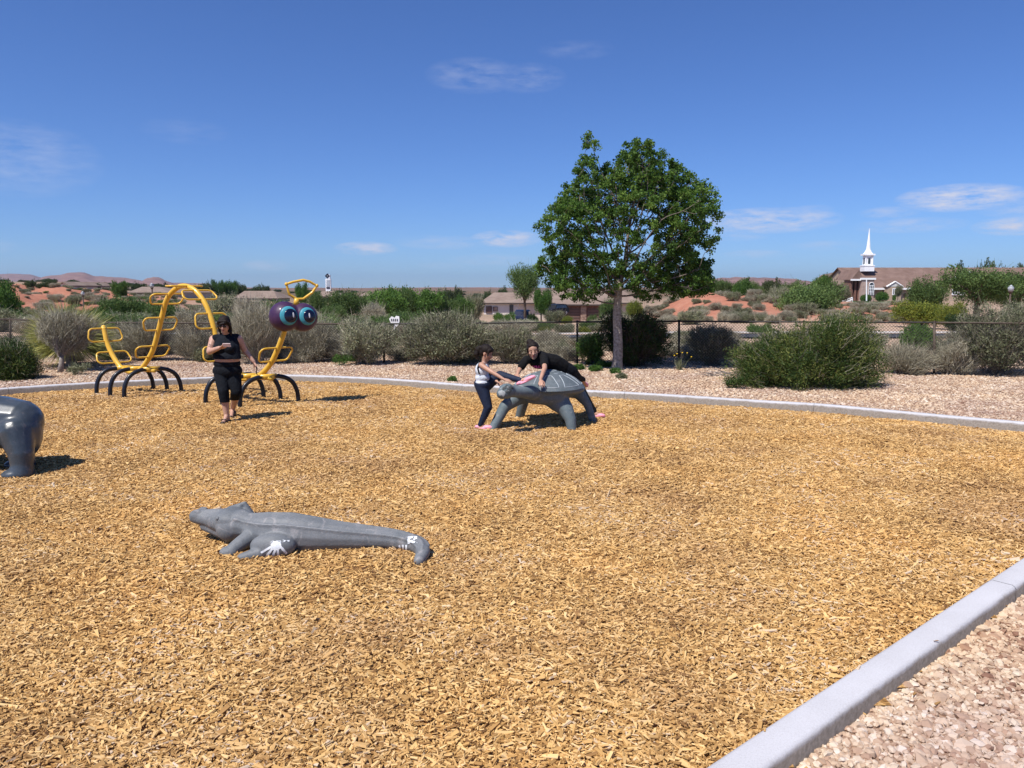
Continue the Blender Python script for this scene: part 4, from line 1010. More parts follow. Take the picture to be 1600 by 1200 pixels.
for k in range(150):                      # brush between the fence and the road
    px = r_.uniform(-40, 1640); Y = r_.uniform(20.6, 29)
    if px > 900: Y = max(Y, 22.5) if px < 1300 else Y
    if (1395 < px < 1470) and Y < 27: continue
    X = (px-800)/F*Y*cp; s = r_.uniform(.32, .7)*(.85 if px > 820 else 1); kd = r_.choice(['dry', 'dry', 'sage'])
    e = empty('brush', (X, Y, tz(X, Y)-.04), '%s low brush just beyond the fence %s' % (KW_[kd], 'at far left' if px < 250 else 'behind the climber' if px < 500 else 'left of the two girls' if px < 760 else 'behind the two girls' if px < 930 else 'right of the tall tree' if px < 1140 else 'behind the broom shrub' if px < 1400 else 'at the right edge'), 'shrub', 'low brush just beyond the fence', rz=r_.uniform(0, 6))
    e.scale = (s*1.15, s, s*.95); link('foliage', UN[kd][k % 3][0], e, False)
for k in range(75):                      # taller desert shrubs on the left beyond the fence
    px = r_.uniform(-60, 640); Y = r_.uniform(30, 62)
    X = (px-800)/F*Y*cp; s = r_.uniform(.7, 1.25); kd = r_.choice(['sage', 'dry', 'mes', 'sage', 'mes'])
    e = empty('desert_shrub', (X, Y, tz(X, Y)-.05), '%s desert shrub beyond the fence %s, %s' % (KW_[kd], 'at far left' if px < 150 else 'behind the climber arch' if px < 350 else 'behind the climber head' if px < 520 else 'left of the wide tree clump', 'near the fence' if Y < 44 else 'farther back'), 'shrub', 'desert shrubs beyond the fence at left', rz=r_.uniform(0, 6))
    e.scale = (s*1.3, s*1.2, s*r_.uniform(.75, 1.15)); link('foliage', UN[kd][k % 3][0], e, False)
# right hand trees around the church
veg(1448, 430, 458, 0+34, 62, 'mes', 'feathery olive tree left of the big gable of the church', 'tree', name='mesquite_tree')
veg(1440, 466, 502, 48, 44, 'yel', 'yellow green palo verde in front of the church lawn', 'tree', name='palo_verde_tree', depth=2)
veg(1490, 468, 500, 26, 42, 'yel', 'small yellow green bush right of the palo verde', 'shrub')
t1 = veg(1528, 416, 478, 64, 46, 'mes', 'large spreading mesquite with dark limbs at right, hiding the church gable', 'tree', name='mesquite_tree', trunk=True)
veg(1585, 420, 480, 50, 50, 'mes', 'mesquite at the right edge behind the street lamp', 'tree', name='mesquite_tree', trunk=True)
veg(1610, 462, 520, 50, 34, 'sage', 'grey green shrub below the street lamp at the right edge', 'shrub')
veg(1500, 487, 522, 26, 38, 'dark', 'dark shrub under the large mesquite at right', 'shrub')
for k, (x, t_, w) in enumerate([(1500, 407, 16), (1522, 406, 14), (1545, 402, 18), (1572, 407, 16), (1598, 405, 16)]):
    veg(x, t_, 430, w, 215, 'far', ['leftmost tree above the church ridge', 'second low tree above the church ridge', 'tallest feathery tree above the church ridge', 'tree above the right part of the church ridge', 'tree above the church ridge at the photo edge'][k], 'tree', 'trees behind the church ridge', 'far_tree')
# skyline brush over the far plain
for k in range(170):
    px = r_.uniform(-40, 1640); Y = r_.uniform(220, 760)
    X = (px-800)/F*Y*cp; s = r_.uniform(1.2, 3.2)
    e = empty('plain_tree', (X, Y, tz(X, Y)-.3), 'small dark tree far off on the %s of the plain, %s' % (spot(px, -40, 1640), 'nearer' if Y < 400 else 'farther'), 'tree', 'trees scattered over the far plain', rz=r_.uniform(0, 6))
    e.scale = (s*1.3, s*1.3, s*.9); link('crown', UN['far'][k % 2][0], e, False)

# ------------------------------------------------------------------ buildings
ROOF = M('roof_tile_brown', (.15,.095,.075), (.21,.14,.115), .6, .9, .4, 6, coord='Object')
ROOFG = M('roof_tile_grey', (.20,.145,.115), (.27,.205,.165), .6, .9, .4, 6)
STUC = M('stucco_pale', (.50,.42,.36), (.60,.52,.45), .4, .95)
STUW = M('stucco_white', (.62,.56,.52), (.72,.66,.62), .4, .95)
BRICK = M('brick_brown', (.13,.06,.045), (.22,.12,.09), 2.5, .9)
BRICKT = M('brick_tan', (.33,.25,.18), (.42,.33,.25), 1.5, .9)
BRICKP = M('brick_pinkish', (.33,.24,.20), (.45,.34,.29), 1.5, .9)
GDOOR = M('garage_door_brown', (.12,.07,.058), (.15,.09,.073), 1, .7)
GLASS = M('window_glass_dark', (.02,.03,.04), (.05,.065,.08), 1, .12, spec=.6)
STONE = M('stone_facing', (.20,.12,.09), (.45,.33,.26), 2.2, .9, .6, 6)
TRIM = M('trim_dark', (.06,.045,.04), rough=.8)
def prism(name, base, top, mt, parent):
    """hip/gable roof: base 4 pts, ridge 2 pts"""
    mb = MB(); b0, b1, b2, b3 = base; r0, r1 = top
    mb.add([b0, b1, b2, b3, r0, r1], [(0,1,5,4),(1,2,5),(2,3,4,5),(3,0,4),(0,3,2,1)])
    me = mb.mesh(name, mt); recalc(me); return link(name, me, parent)
def hip_house(px0, px1, pr0, pr1, py_r, py_e, py_b, Y, dep, wall, roof, label, name='house'):
    a = at(px0, py_b, Y); b_ = at(px1, py_b, Y); zb = min(a.z, tz(a.x, Y), tz(b_.x, Y))-.3; ze = at(px0, py_e, Y).z; zr = at(px0, py_r, Y+dep/2).z
    h = empty(name, ((a.x+b_.x)/2, Y, zb), label, 'house')
    MB().box(((a.x+b_.x)/2, Y+dep/2, (zb+ze)/2), (b_.x-a.x-.9, dep-.9, ze-zb)).build('wall', wall, h)
    o = .35
    x0, x1 = a.x-o, b_.x+o; rz0 = at(pr0, py_r, Y+dep/2).x; rz1 = at(pr1, py_r, Y+dep/2).x
    prism('roof', [(x0, Y-o, ze), (x1, Y-o, ze), (x1, Y+dep+o, ze), (x0, Y+dep+o, ze)], [(rz0, Y+dep/2, zr), (rz1, Y+dep/2, zr)], roof, h)
    MB().box(((x0+x1)/2, Y-o-.02, ze-.1), (x1-x0, .06, .2)).build('fascia', TRIM, h)
    return h, zb
def opening(h, px0, px1, py0, py1, Y, mt, name='window', frame=None, fw=.08):
    a = at(px0, py1, Y); b_ = at(px1, py0, Y); cx = (a.x+b_.x)/2; cz = (a.z+b_.z)/2; w = b_.x-a.x; hh = b_.z-a.z
    o = MB().box((cx, Y, cz), (w, .10, hh)).build(name, mt, h)
    if frame is not None:
        f = MB()
        for sx1 in (-1, 1): f.box((cx+sx1*(w/2+fw/2), Y-.05, cz), (fw, .12, hh+2*fw))
        for sz1 in (-1, 1): f.box((cx, Y-.052, cz+sz1*(hh/2+fw/2)), (w, .12, fw))
        fo = f.build('frame', frame, o)
    return o
# garage house
hA, zb = hip_house(806, 1000, 835, 975, 455, 473, 500, 122, 14, STUC, ROOFG, 'long brown roofed house behind the slender tree', 'house')
hB, zb = hip_house(876, 945, 900, 925, 462, 475.5, 503, 112, 9, BRICK, ROOFG, 'brown house front with two brown garage doors and stone pier', 'house')
for x0, x1 in ((885, 906), (918, 936)):
    g = opening(hB, x0, x1, 482, 501.5, 112.4, GDOOR, 'garage_door')
    for k in range(4):
        a = at(x0, 484+k*4.2, 112.3); b_ = at(x1, 484+k*4.2, 112.3); MB().box(((a.x+b_.x)/2, 112.33, a.z), (b_.x-a.x-.1, .04, .05)).build('panel_joint', TRIM, g)
a = at(907.5, 502, 112); b_ = at(916.5, 478, 112)
pier = MB().box(((a.x+b_.x)/2, 112.42, (a.z+b_.z)/2), (b_.x-a.x, .3, b_.z-a.z)).build('stone_pier', STONE, hB)
for k in range(9):
    for j in range(2):
        z_ = a.z+(b_.z-a.z)*(k+.5)/9; x_ = a.x+(b_.x-a.x)*(.27+.46*j)+(.1 if k % 2 else -.1)*.6
        s_ = MB().box((x_, 112.25, z_), ((b_.x-a.x)*.40, .08, (b_.z-a.z)/9*.72)).build('stone', STONE, pier)
hip_house(845, 878, 850, 872, 466, 478, 500, 126, 6, BRICK, ROOFG, 'shaded recess of the brown house behind the parked dark car')
hC, zb = hip_house(752, 850, 772, 832, 457, 473, 496, 145, 14, STUW, ROOFG, 'pale stucco house left of the slender tree')
opening(hC, 760, 768, 479, 489, 144.9+.5, GDOOR, 'window', TRIM)
opening(hC, 771, 777, 480, 486, 144.9+.5, STONE, 'window', TRIM)
opening(hC, 796, 802, 476, 490, 144.9+.5, GLASS, 'door')
opening(hC, 828, 838, 479, 492, 144.9+.5, GLASS, 'window', TRIM)
hD, zb = hip_house(368, 432, 382, 428, 454.5, 466, 474, 165, 12, STUC, ROOFG, 'wide low house with tan roof left of the climber head')
opening(hD, 376, 384, 467.5, 472, 165.3, GLASS, 'window', STUW); opening(hD, 410, 418, 467.5, 472, 165.3, GLASS, 'window', STUW)
hE, zb = hip_house(495, 530, 503, 522, 455, 463, 472, 175, 10, BRICKT, ROOFG, 'small tan roofed house below the tall pylon sign')
opening(hE, 505, 512, 465, 470, 175.3, GLASS, 'window', STUW)
hF, zb = hip_house(562, 602, 570, 596, 457, 463, 472, 200, 10, BRICKT, ROOFG, 'low tan roofed house left of the wide green tree clump')
hG, zb = hip_house(652, 700, 662, 694, 456.5, 463, 474, 205, 10, BRICKT, ROOFG, 'far tan roofed house just above the wide green tree clump')
hH, zb = hip_house(203, 262, 222, 250, 448, 457, 466, 140, 12, STUC, ROOFG, 'low tan roofed house behind the second street lamp')
opening(hH, 213, 222, 458.5, 463, 140.3, GLASS, 'window', STUW); opening(hH, 240, 246, 458.5, 464, 140.3, GLASS, 'window', STUW)
hI, zb = hip_house(262, 300, 270, 292, 449, 457, 466, 155, 12, STUC, ROOFG, 'tan roofed house seen through the top of the climber arch')
hJ, zb = hip_house(150, 182, 158, 176, 446.5, 451, 456, 190, 10, STUC, ROOFG, 'small far tan house above the red dunes')
# pale gabled house on the dune
def gable_house(px0, px1, py_r, py_e, py_b, Y, dep, wall, roof, label):
    a = at(px0, py_b, Y); b_ = at(px1, py_b, Y); ze = at(px0, py_e, Y).z; zr = at(px0, py_r, Y).z; zb = a.z-1
    h = empty('house', ((a.x+b_.x)/2, Y, zb), label, 'house'); xm = (a.x+b_.x)/2
    mb = MB(); mb.add([(a.x, Y, zb), (b_.x, Y, zb), (b_.x, Y, ze), (xm, Y, zr), (a.x, Y, ze), (a.x, Y+dep, zb), (b_.x, Y+dep, zb), (b_.x, Y+dep, ze), (xm, Y+dep, zr), (a.x, Y+dep, ze)],
        [(0,1,2,3,4), (9,8,7,6,5), (0,5,6,1), (1,6,7,2), (4,9,5,0)])
    me = mb.mesh('wall', wall); recalc(me); link('wall', me, h)
    mb = MB()
    for sx1 in (-1, 1):
        ex = xm+sx1*((b_.x-a.x)/2+.4); ez = ze-.25
        mb.add([(xm, Y-.4, zr+.05), (ex, Y-.4, ez+.05), (ex, Y+dep+.4, ez+.05), (xm, Y+dep+.4, zr+.05), (xm, Y-.4, zr+.25), (ex, Y-.4, ez+.25), (ex, Y+dep+.4, ez+.25), (xm, Y+dep+.4, zr+.25)],
            [(0,1,2,3), (7,6,5,4), (0,4,5,1), (1,5,6,2), (2,6,7,3)])
    me = mb.mesh('roof', roof); recalc(me); link('roof', me, h); return h
gable_house(92, 108, 442, 446, 449, 140, 14, STUW, ROOFG, 'pale gabled house end above the red dunes at left')
hip_house(104, 136, 108, 130, 443, 448, 452, 150, 10, STUC, ROOFG, 'tan roof right of the pale gabled house on the left skyline')

# --- the church
CY = 168
church = empty('church', at(1430, 470, CY), 'brown roofed church with tall white steeple at right', 'church')
WPAINT = M('steeple_white', (.80,.81,.83), (.86,.87,.88), 1, .5)
def cz(py, Y=CY): return at(800, py, Y).z
def cx(px, Y=CY): return at(px, 460, Y).x
xL, xR = cx(1337), cx(1665); zg = cz(471)-1.0; zE = cz(449); ridgeY = CY+9; zR = at(800, 418, ridgeY).z
bx_ = MB(); bx_.add([(xL, CY, zg), (xR, CY, zg), (xR, CY, zE), (xL, CY, zE), (xL, CY+18, zg), (xR, CY+18, zg), (xR, CY+18, zE), (xL, CY+18, zE), (xL, ridgeY, zR-.3), (xR, ridgeY, zR-.3)],
    [(0,1,2,3), (5,4,7,6), (4,0,3,8,7), (1,5,6,9,2)])
me = bx_.mesh('wall', BRICKT); recalc(me); link('wall', me, church)
mb = MB(); yo = CY-.8; zo = zE-.15
mb.add([(xL-.5, yo, zo), (xR+.5, yo, zo), (xR+.5, ridgeY, zR), (xL-.5, ridgeY, zR), (xL-.5, yo, zo-.3), (xR+.5, yo, zo-.3), (xR+.5, ridgeY, zR-.3), (xL-.5, ridgeY, zR-.3)],
       [(0,1,2,3), (4,7,6,5), (0,3,7,4), (1,5,6,2)])
mb.add([(xL-.5, CY+18.8, zo), (xR+.5, CY+18.8, zo), (xR+.5, ridgeY+.01, zR), (xL-.5, ridgeY+.01, zR)], [(0,3,2,1)])
me = mb.mesh('roof', ROOF); link('roof', me, church)
MB().box(((xL+xR)/2, yo-.03, zo-.16), (xR-xL+1, .1, .42)).build('fascia', WPAINT, church)
# front brick wing with arched window
wx0, wx1 = cx(1346.5, 163), cx(1366, 163)
MB().box(((wx0+wx1)/2, 166.3, (zg+cz(437, 163))/2), (wx1-wx0, 6, cz(437, 163)-zg)).build('front_wing', BRICKP, church)
MB().box(((wx0+wx1)/2, 166.3, cz(435.6, 163)), (wx1-wx0+.5, 6.4, .4)).build('cornice', WPAINT, church)
for px, w in ((1331.5, 3.6), (1337.5, 3.0), (1343, 3.0)):
    c = cx(px, 164); MB().box((c, 166, (zg+cz(438, 164))/2), (w*.142, 3.2, cz(438, 164)-zg)).build('brick_pier', BRICK, church)  # shade of the side face is put into the dark brick colour
MB().box((cx(1336, 166), 168.0, (zg+cz(440, 166))/2), (2.3, 3, cz(440, 166)-zg)).build('entry_wall', BRICK, church)  # same dark brick, carrying the shade of that side in its colour
gx0, gx1 = cx(1327.5, 164), cx(1346.3, 164); gm_ = (gx0+gx1)/2+.35
mb = MB(); mb.add([(gx0, 163.6, cz(437, 164)), (gx1, 163.6, cz(437, 164)), (gm_, 163.6, cz(421, 164)), (gx0, 172, cz(437, 164)), (gx1, 172, cz(437, 164)), (gm_, 172, cz(421, 164))], [(0,1,2), (3,5,4), (0,2,5,3), (1,4,5,2), (0,3,4,1)])
me = mb.mesh('entry_gable', [ROOF]); recalc(me); link('entry_gable', me, church)
MB().box(((gx0+gx1)/2, 163.5, cz(437.3, 164)), (gx1-gx0+.3, .2, .35)).build('gable_trim', WPAINT, church)
def arched(px0, px1, pyt, pyb, Y):
    a, b_ = cx(px0, Y), cx(px1, Y); zt, zb_ = cz(pyt, Y), cz(pyb, Y); r = (b_-a)/2; xm = (a+b_)/2
    P_ = [(a, zb_), (b_, zb_)]+[(xm+r*math.cos(t_), zt-r+r*math.sin(t_)) for t_ in np.linspace(0, math.pi, 12)]
    n = len(P_); mb = MB(); mb.add([(x, Y-.04, z) for x, z in P_]+[(x, Y+.1, z) for x, z in P_], [tuple(range(n))]+[(i, (i+1) % n, n+(i+1) % n, n+i) for i in range(n)])
    w = mb.build('window', GLASS, church)
    f = MB()
    for k in range(1, 4): f.box((xm, Y-.08, zb_+(zt-r-zb_)*k/3.2), (b_-a, .06, .10))
    for t_ in (a, a+(b_-a)/3, a+(b_-a)*2/3, b_): f.box((t_, Y-.085, (zb_+zt-r)/2), (.10, .07, zt-r-zb_))
    f.tube([(xm+r*math.cos(t_), Y-.08, zt-r+r*math.sin(t_)) for t_ in np.linspace(0, math.pi, 12)], .07, 5)
    f.build('frame', WPAINT, w)
arched(1357, 1364.6, 441.5, 461, 163.25)
# small porch gable
def mini_gable(px0, px1, pye, pyt, Y, dep, pyb=470):
    a, b_ = cx(px0, Y), cx(px1, Y); xm = (a+b_)/2; ze, zt = cz(pye, Y), cz(pyt, Y)
    MB().box((xm, Y+dep/2, (zg+ze)/2), (b_-a-.5, dep, ze-zg)).build('porch_wall', BRICKT, church)
    mb = MB(); mb.add([(a, Y, ze), (b_, Y, ze), (xm, Y, zt), (a, Y+dep+4, ze), (b_, Y+dep+4, ze), (xm, Y+dep+4, zt)], [(0,1,2), (3,5,4), (0,2,5,3), (1,4,5,2), (0,3,4,1)])
    me = mb.mesh('porch_gable', ROOF); recalc(me); g = link('porch_gable', me, church)
    mb = MB(); mb.add([(a+.35, Y-.05, ze+.02), (b_-.35, Y-.05, ze+.02), (xm, Y-.05, zt-.25)], [(0,1,2)]); mb.build('gable_panel', M('gable_pale', (.55,.55,.52), rough=.8), g)
    for p, q in (((a, ze), (xm, zt)), ((xm, zt), (b_, ze))): MB().tube([(p[0], Y-.1, p[1]), (q[0], Y-.1, q[1])], .17, 4).build('trim', WPAINT, g)
mini_gable(1384, 1410, 448, 440, CY-2, 2); mini_gable(1482, 1536, 438, 424, CY-4, 4)
def cwin(px0, px1, py0, py1, Y=CY-.06):
    o = opening(church, px0, px1, py0, py1, Y, GLASS, 'window', WPAINT, .14)
    a, b_ = at(px0, py1, Y), at(px1, py0, Y)
    MB().box(((a.x+b_.x)/2, Y-.07, (a.z+b_.z)/2), (.12, .06, b_.z-a.z)).build('mullion', WPAINT, o)
cwin(1394.8, 1399.4, 451.5, 460, CY-2.06); cwin(1429.5, 1439.5, 450.8, 456.5); cwin(1488, 1496, 449, 460, CY-4.06); cwin(1499, 1507, 449, 460, CY-4.06); cwin(1560, 1568, 451, 459)
opening(church, 1412.3, 1415.6, 458.5, 465, CY-.06, GDOOR, 'door'); opening(church, 1443, 1446, 457, 464, CY-.06, GDOOR, 'door')
# steeple
stp = MB(); SYc = CY+5.6; u = lambda px: (px)*mpp(SYc); xs_ = cx(1352.6, SYc)
def zz_(py): return at(800, py, SYc).z
st = MB().box((xs_, SYc, (zz_(424)+zz_(415))/2), (u(15), u(15), zz_(415)-zz_(424))).build('steeple_base', WPAINT, church)
MB().box((xs_, SYc, zz_(415.3)), (u(16), u(16), .25)).build('ledge', WPAINT, st)
bel = MB().box((xs_, SYc, (zz_(415)+zz_(399))/2), (u(10.5), u(10.5), zz_(399)-zz_(415))).build('belfry', WPAINT, church)
for k in (-1, 1): MB().tube([(xs_+k*u(5.2), SYc-u(5.2), zz_(415)), (xs_+k*u(5.2), SYc-u(5.2), zz_(399))], u(1), 8).build('column', WPAINT, bel)
MB().box((xs_, SYc-u(5.3), zz_(408)), (u(3.4), .1, u(9))).build('louvre', GLASS, bel)
MB().box((xs_-u(5.3), SYc, zz_(408)), (.1, u(3.4), u(9))).build('louvre', GLASS, bel)
MB().box((xs_, SYc, zz_(398)), (u(15.5), u(15.5), u(2.2))).build('belfry_cornice', WPAINT, church)
mb = MB(); mb.tube([(xs_, SYc, zz_(397)), (xs_, SYc, zz_(394.5)), (xs_, SYc, zz_(391))], [u(8), u(5.5), u(4)], 8); mb.build('steeple_cap', WPAINT, church)
mb = MB(); mb.tube([(xs_, SYc, zz_(391.2)), (xs_, SYc, zz_(388)), (xs_, SYc, zz_(357))], [u(3.6), u(3.0), u(.25)], 8); mb.build('spire', WPAINT, church)
# lawn, flag pole, ramp rail, clipped bushes
lawn = M('lawn_grass', (.03,.065,.012), (.06,.11,.02), 1.2, .95, .5, 20)
vs_ = []; fs_ = []
for i in range(13):
    for j in range(5):
        px = 1332+i*9.2; Y = 128+j*8.4; X = (px-800)/F*Y*cp; vs_.append((X, Y, tz(X, Y)+.12))
for i in range(12):
    for j in range(4): fs_.append((i*5+j, (i+1)*5+j, (i+1)*5+j+1, i*5+j+1))
lw = MB().add(vs_, fs_).build('lawn', lawn, None, True); tag(lw, 'green lawn before the church', kind='structure')
fp = MB().tube([at(1354, 470, 150), at(1354, 437, 150)], [.14, .10], 8).build('flag_pole', WPAINT); tag(fp, 'white pole standing before the arched church window', 'pole')
rp = empty('ramp_rail', at(1322, 474, 140), 'white railing of the ramp left below the church', 'railing')
for k in range(2): MB().tube([at(1313, 472+k*3, 140), at(1332, 465+k*3, 140)], .10, 6).build('rail', WHT, rp)
for k in range(6): MB().tube([at(1313+k*3.8, 472-k*1.4, 140), at(1313+k*3.8, 477-k*1.2, 140)], .08, 5).build('post', WHT, rp)
for k, (x, w, t_) in enumerate([(1353, 9, 460), (1378, 10.5, 456), (1397, 3, 460.5), (1424, 3.5, 460), (1317, 6.5, 461)]):
    veg(x, t_, 466.5, w, 158, 'clip', ['dark clipped bush under the arched church window', 'largest dark clipped bush before the church wall', 'tiny dark clipped bush by the church porch', 'tiny dark clipped bush by the church windows', 'dark clipped bush left of the church entrance'][k], 'shrub', name='clipped_bush')
veg(1403, 446, 464, 7, 155, 'sage', 'thin small tree before the church porch', 'tree', name='leafy_tree', trunk=True)

# --- street lamps
LPOLE = M('lamp_pole_brown', (.05,.03,.022), (.08,.05,.04), 5, .6); LGL = M('lamp_globe', (.34,.36,.38), (.45,.47,.49), 5, .3)
def street_lamp(px, pyt, Y, s, label):
    p = at(px, pyt, Y); gz = tz(p.x, Y); e = empty('street_lamp', (p.x, Y, gz), label, 'street lamp', 'post top street lamps'); H_ = p.z-gz; r = s*mpp(Y)
    def P(mb, nm, mt, par=e): o = mb.build(nm, mt, None, True); o.parent = par; return o
    P(MB().tube([(0, 0, -.3), (0, 0, .3), (0, 0, H_-r*2.6)], [.07, .05, .045], 8), 'pole', LPOLE)
    P(MB().tube([(0, 0, H_-r*2.9), (0, 0, H_-r*2.2), (0, 0, H_-r*2.1)], [r*.35, r*.75, r*.7], 10), 'lamp_collar', LPOLE)
    g = P(MB().tube([(0, 0, H_-r*2.1), (0, 0, H_-r*1.1), (0, 0, H_-r*.7)], [r*.7, r*.95, r*.8], 12), 'globe', LGL)
    P(MB().tube([(0, 0, H_-r*.7), (0, 0, H_-r*.3), (0, 0, H_)], [r*.9, r*.35, r*.05], 12), 'cap', LGL)
street_lamp(129, 455, 52, 2.9, 'brown street lamp with pale globe before the red dunes, leftmost')
street_lamp(237, 442, 46, 3.3, 'brown street lamp with pale globe just left of the climber arch')
street_lamp(1580, 445, 40, 4.6, 'street lamp with grey white globe among the trees at the right edge')

# --- pylon sign
SY_ = 190; sg = empty('pylon_sign', at(513, 458, SY_), 'tall white pylon sign with a black diamond on the skyline', 'sign')
def sp_(px0, px1, py0, py1, nm, mt, dy=0, par=sg, th=.8):
    a = at(px0, py1, SY_); b_ = at(px1, py0, SY_); return MB().box(((a.x+b_.x)/2, SY_+dy, (a.z+b_.z)/2), (b_.x-a.x, th, b_.z-a.z)).build(nm, mt, par)
sp_(509.6, 516.6, 435.5, 466, 'pylon', WPAINT, .2)
NAVY = M('sign_navy', (.012,.014,.03), rough=.4); GREYP = M('sign_grey', (.42,.46,.50), rough=.5)
for k in range(3): sp_(510.4, 515.8, 437+k*3.6, 439.6+k*3.6, 'sign_panel', GREYP, -.25, th=.1)
sp_(510.4, 515.8, 448.5, 451, 'sign_panel', NAVY, -.25, th=.1)
c = at(511.8, 431.2, SY_); d = 3.8*mpp(SY_)
mb = MB(); mb.add([(c.x-d, SY_-.3, c.z), (c.x, SY_-.3, c.z-d), (c.x+d, SY_-.3, c.z), (c.x, SY_-.3, c.z+d), (c.x-d, SY_+.3, c.z), (c.x, SY_+.3, c.z-d), (c.x+d, SY_+.3, c.z), (c.x, SY_+.3, c.z+d)],
    [(0,1,2,3), (7,6,5,4), (0,4,5,1), (1,5,6,2), (2,6,7,3), (3,7,4,0)]); mb.build('diamond_emblem', NAVY, sg)
mb = MB(); c2 = c; dd = d*.25; mb.add([(c2.x-dd, SY_-.34, c2.z), (c2.x, SY_-.34, c2.z-dd), (c2.x+dd, SY_-.34, c2.z), (c2.x, SY_-.34, c2.z+dd)], [(0,1,2,3)]); mb.build('emblem_centre', GREYP, sg)
sp_(512.5, 515.5, 429, 435.6, 'emblem_support', WPAINT, .15)

# --- white ornament sign beyond the fence
oc = at(616, 503, 30); orn = empty('yard_sign', (oc.x, 30, tz(oc.x, 30)), 'small white irregular sign with dark marks just above the fence rail', 'sign')
mb = MB(); pl = [(-.20,.12),(-.10,.22),(.02,.16),(.08,.24),(.20,.22),(.21,.02),(.16,-.12),(.06,-.20),(.0,-.05),(-.12,-.06)]
n = len(pl); mb.add([(oc.x+x, 29.97, oc.z+z) for x, z in pl]+[(oc.x+x, 30.03, oc.z+z) for x, z in pl], [tuple(range(n)), tuple(reversed(range(n, 2*n)))]+[(i, (i+1) % n, n+(i+1) % n, n+i) for i in range(n)])
me = mb.mesh('sign_board', WHT); recalc(me); link('sign_board', me, orn)
for k in range(4): MB().box((oc.x-.10+k*.075, 29.955, oc.z+.08), (.03, .02, .09)).build('mark', NAVY, orn)
MB().tube([(oc.x, 30.05, tz(oc.x, 30)-.1), (oc.x, 30.05, oc.z)], .02, 6).build('post', WHT, orn)

# --- parked cars
def car(px0, px1, pyt, pyb, Y, mt, label, ang=0, name='parked_car'):
    a = at(px0, pyb, Y); b_ = at(px1, pyb, Y); Lc = 4.5; xm = (a.x+b_.x)/2; gz = a.z
    e = empty(name, (xm, Y, gz), label, 'car', rz=ang); hgt = 1.62
    prof = [(-2.2,.35),(-2.22,.75),(-1.35,.92),(-.75,1.45),(.7,1.58),(1.7,1.5),(2.15,.95),(2.2,.4)]
    n = len(prof); w = .88; vs_ = [(x, -w if z < 1 else -w*.8, z) for x, z in prof]+[(x, w if z < 1 else w*.8, z) for x, z in prof]
    mb = MB().add(vs_, [tuple(range(n)), tuple(reversed(range(n, 2*n)))]+[(i, n+i, n+(i+1) % n, (i+1) % n) for i in range(n)]); me = mb.mesh('body', mt); recalc(me); o = link('body', me, e, False)
    for s_ in (-1, 1):
        g = MB().add([(-1.15, s_*.86, 1.0), (1.6, s_*.86, 1.0), (1.45, s_*.755, 1.42), (-.7, s_*.755, 1.40)], [(0,1,2,3)]).build('side_window', GLASS, None); g.parent = e
        for x in (-1.4, 1.4):
            tmb = MB().tube([(x, s_*.7, .33), (x, s_*.92, .33)], .33, 14); t_ = tmb.build('wheel', M('tyre', (.015,.015,.015), rough=.8), None); t_.parent = e
            h_ = MB().tube([(x, s_*.93, .33), (x, s_*.94, .33)], .19, 10).build('rim', M('rim_grey', (.4,.4,.42), rough=.4), None); h_.parent = t_
    return e
car(852, 884, 483, 492, 108, M('car_black', (.008,.009,.011), rough=.5), 'dark car parked left of the brown garage house', ang=.9)
car(806, 826, 493, 507, 82, M('car_blue', (.008,.014,.04), rough=.5), 'dark blue car parked at the trunk of the slender tree', ang=1.45)
# ------------------------------------------------------------------ climber
YEL = M('powder_yellow', (.66,.385,.035), (.74,.45,.06), 3, .38, .05, 60, coat=.3)
BLKT = M('powder_black', (.006,.008,.014), (.012,.015,.024), 4, .42, coat=.2)
PUR = M('climber_purple', (.038,.014,.05), (.055,.022,.068), 3, .5, .08, 40, coat=.1)
CYAN = M('eye_cyan', (.05,.27,.34), rough=.45, coat=.1); EYEN = M('eye_navy', (.006,.008,.03), rough=.25, coat=.4); EYEW = M('eye_white', (.8,.8,.8), rough=.4)
PA_ = Vector((-7.06, 14.18, 0)); PB_ = Vector((-4.5, 12.95, 0)); SD = (PB_-PA_).normalized(); SN = Vector((-SD.y, SD.x, 0))
def SPL(px, py):
    d = ray(px, py); o = Vector((0, 0, CH)); t_ = (PA_-o).dot(SN)/d.dot(SN); return o+d*t_
climber = empty('caterpillar_climber', (PA_+PB_)/2, 'yellow tube caterpillar climber with black legs and big eyed purple head', 'climbing frame')
sp_px = [(161.8,511.5),(164.5,523),(168,537),(177.6,558),(189,574),(200,580),(211,581.5),(223.6,573),(238,549),(246.6,520.6),(253.8,492),(261,467),(275,451),(289.8,447),(306,455),(321,475),(330,497.6),(336,520),(342,548),(351,572),(364,587),(385,592),(404.8,586.8),(422,569.5),(433.5,546.5),(440,530),(446,512)]
spine = smooth_path([SPL(*p) for p in sp_px], 6)
MB().tube(spine, .046, 14).build('spine_tube', YEL, climber, True)
for e_ in (spine[0],): MB().sphere(e_, .046, 12, 8).build('end_cap', YEL, climber, True)
LP = [(164,523,.24,0),(176.5,560,.24,0),(237,551,.24,0),(249.5,506,.24,0),(260.5,466,.22,0),(288,447.5,.24,0),(312,461.5,.22,0),(327,503,.26,0),(341,552,.25,0),(430,556,.26,0)]
LN2 = Vector((.62, .785, 0)).normalized()
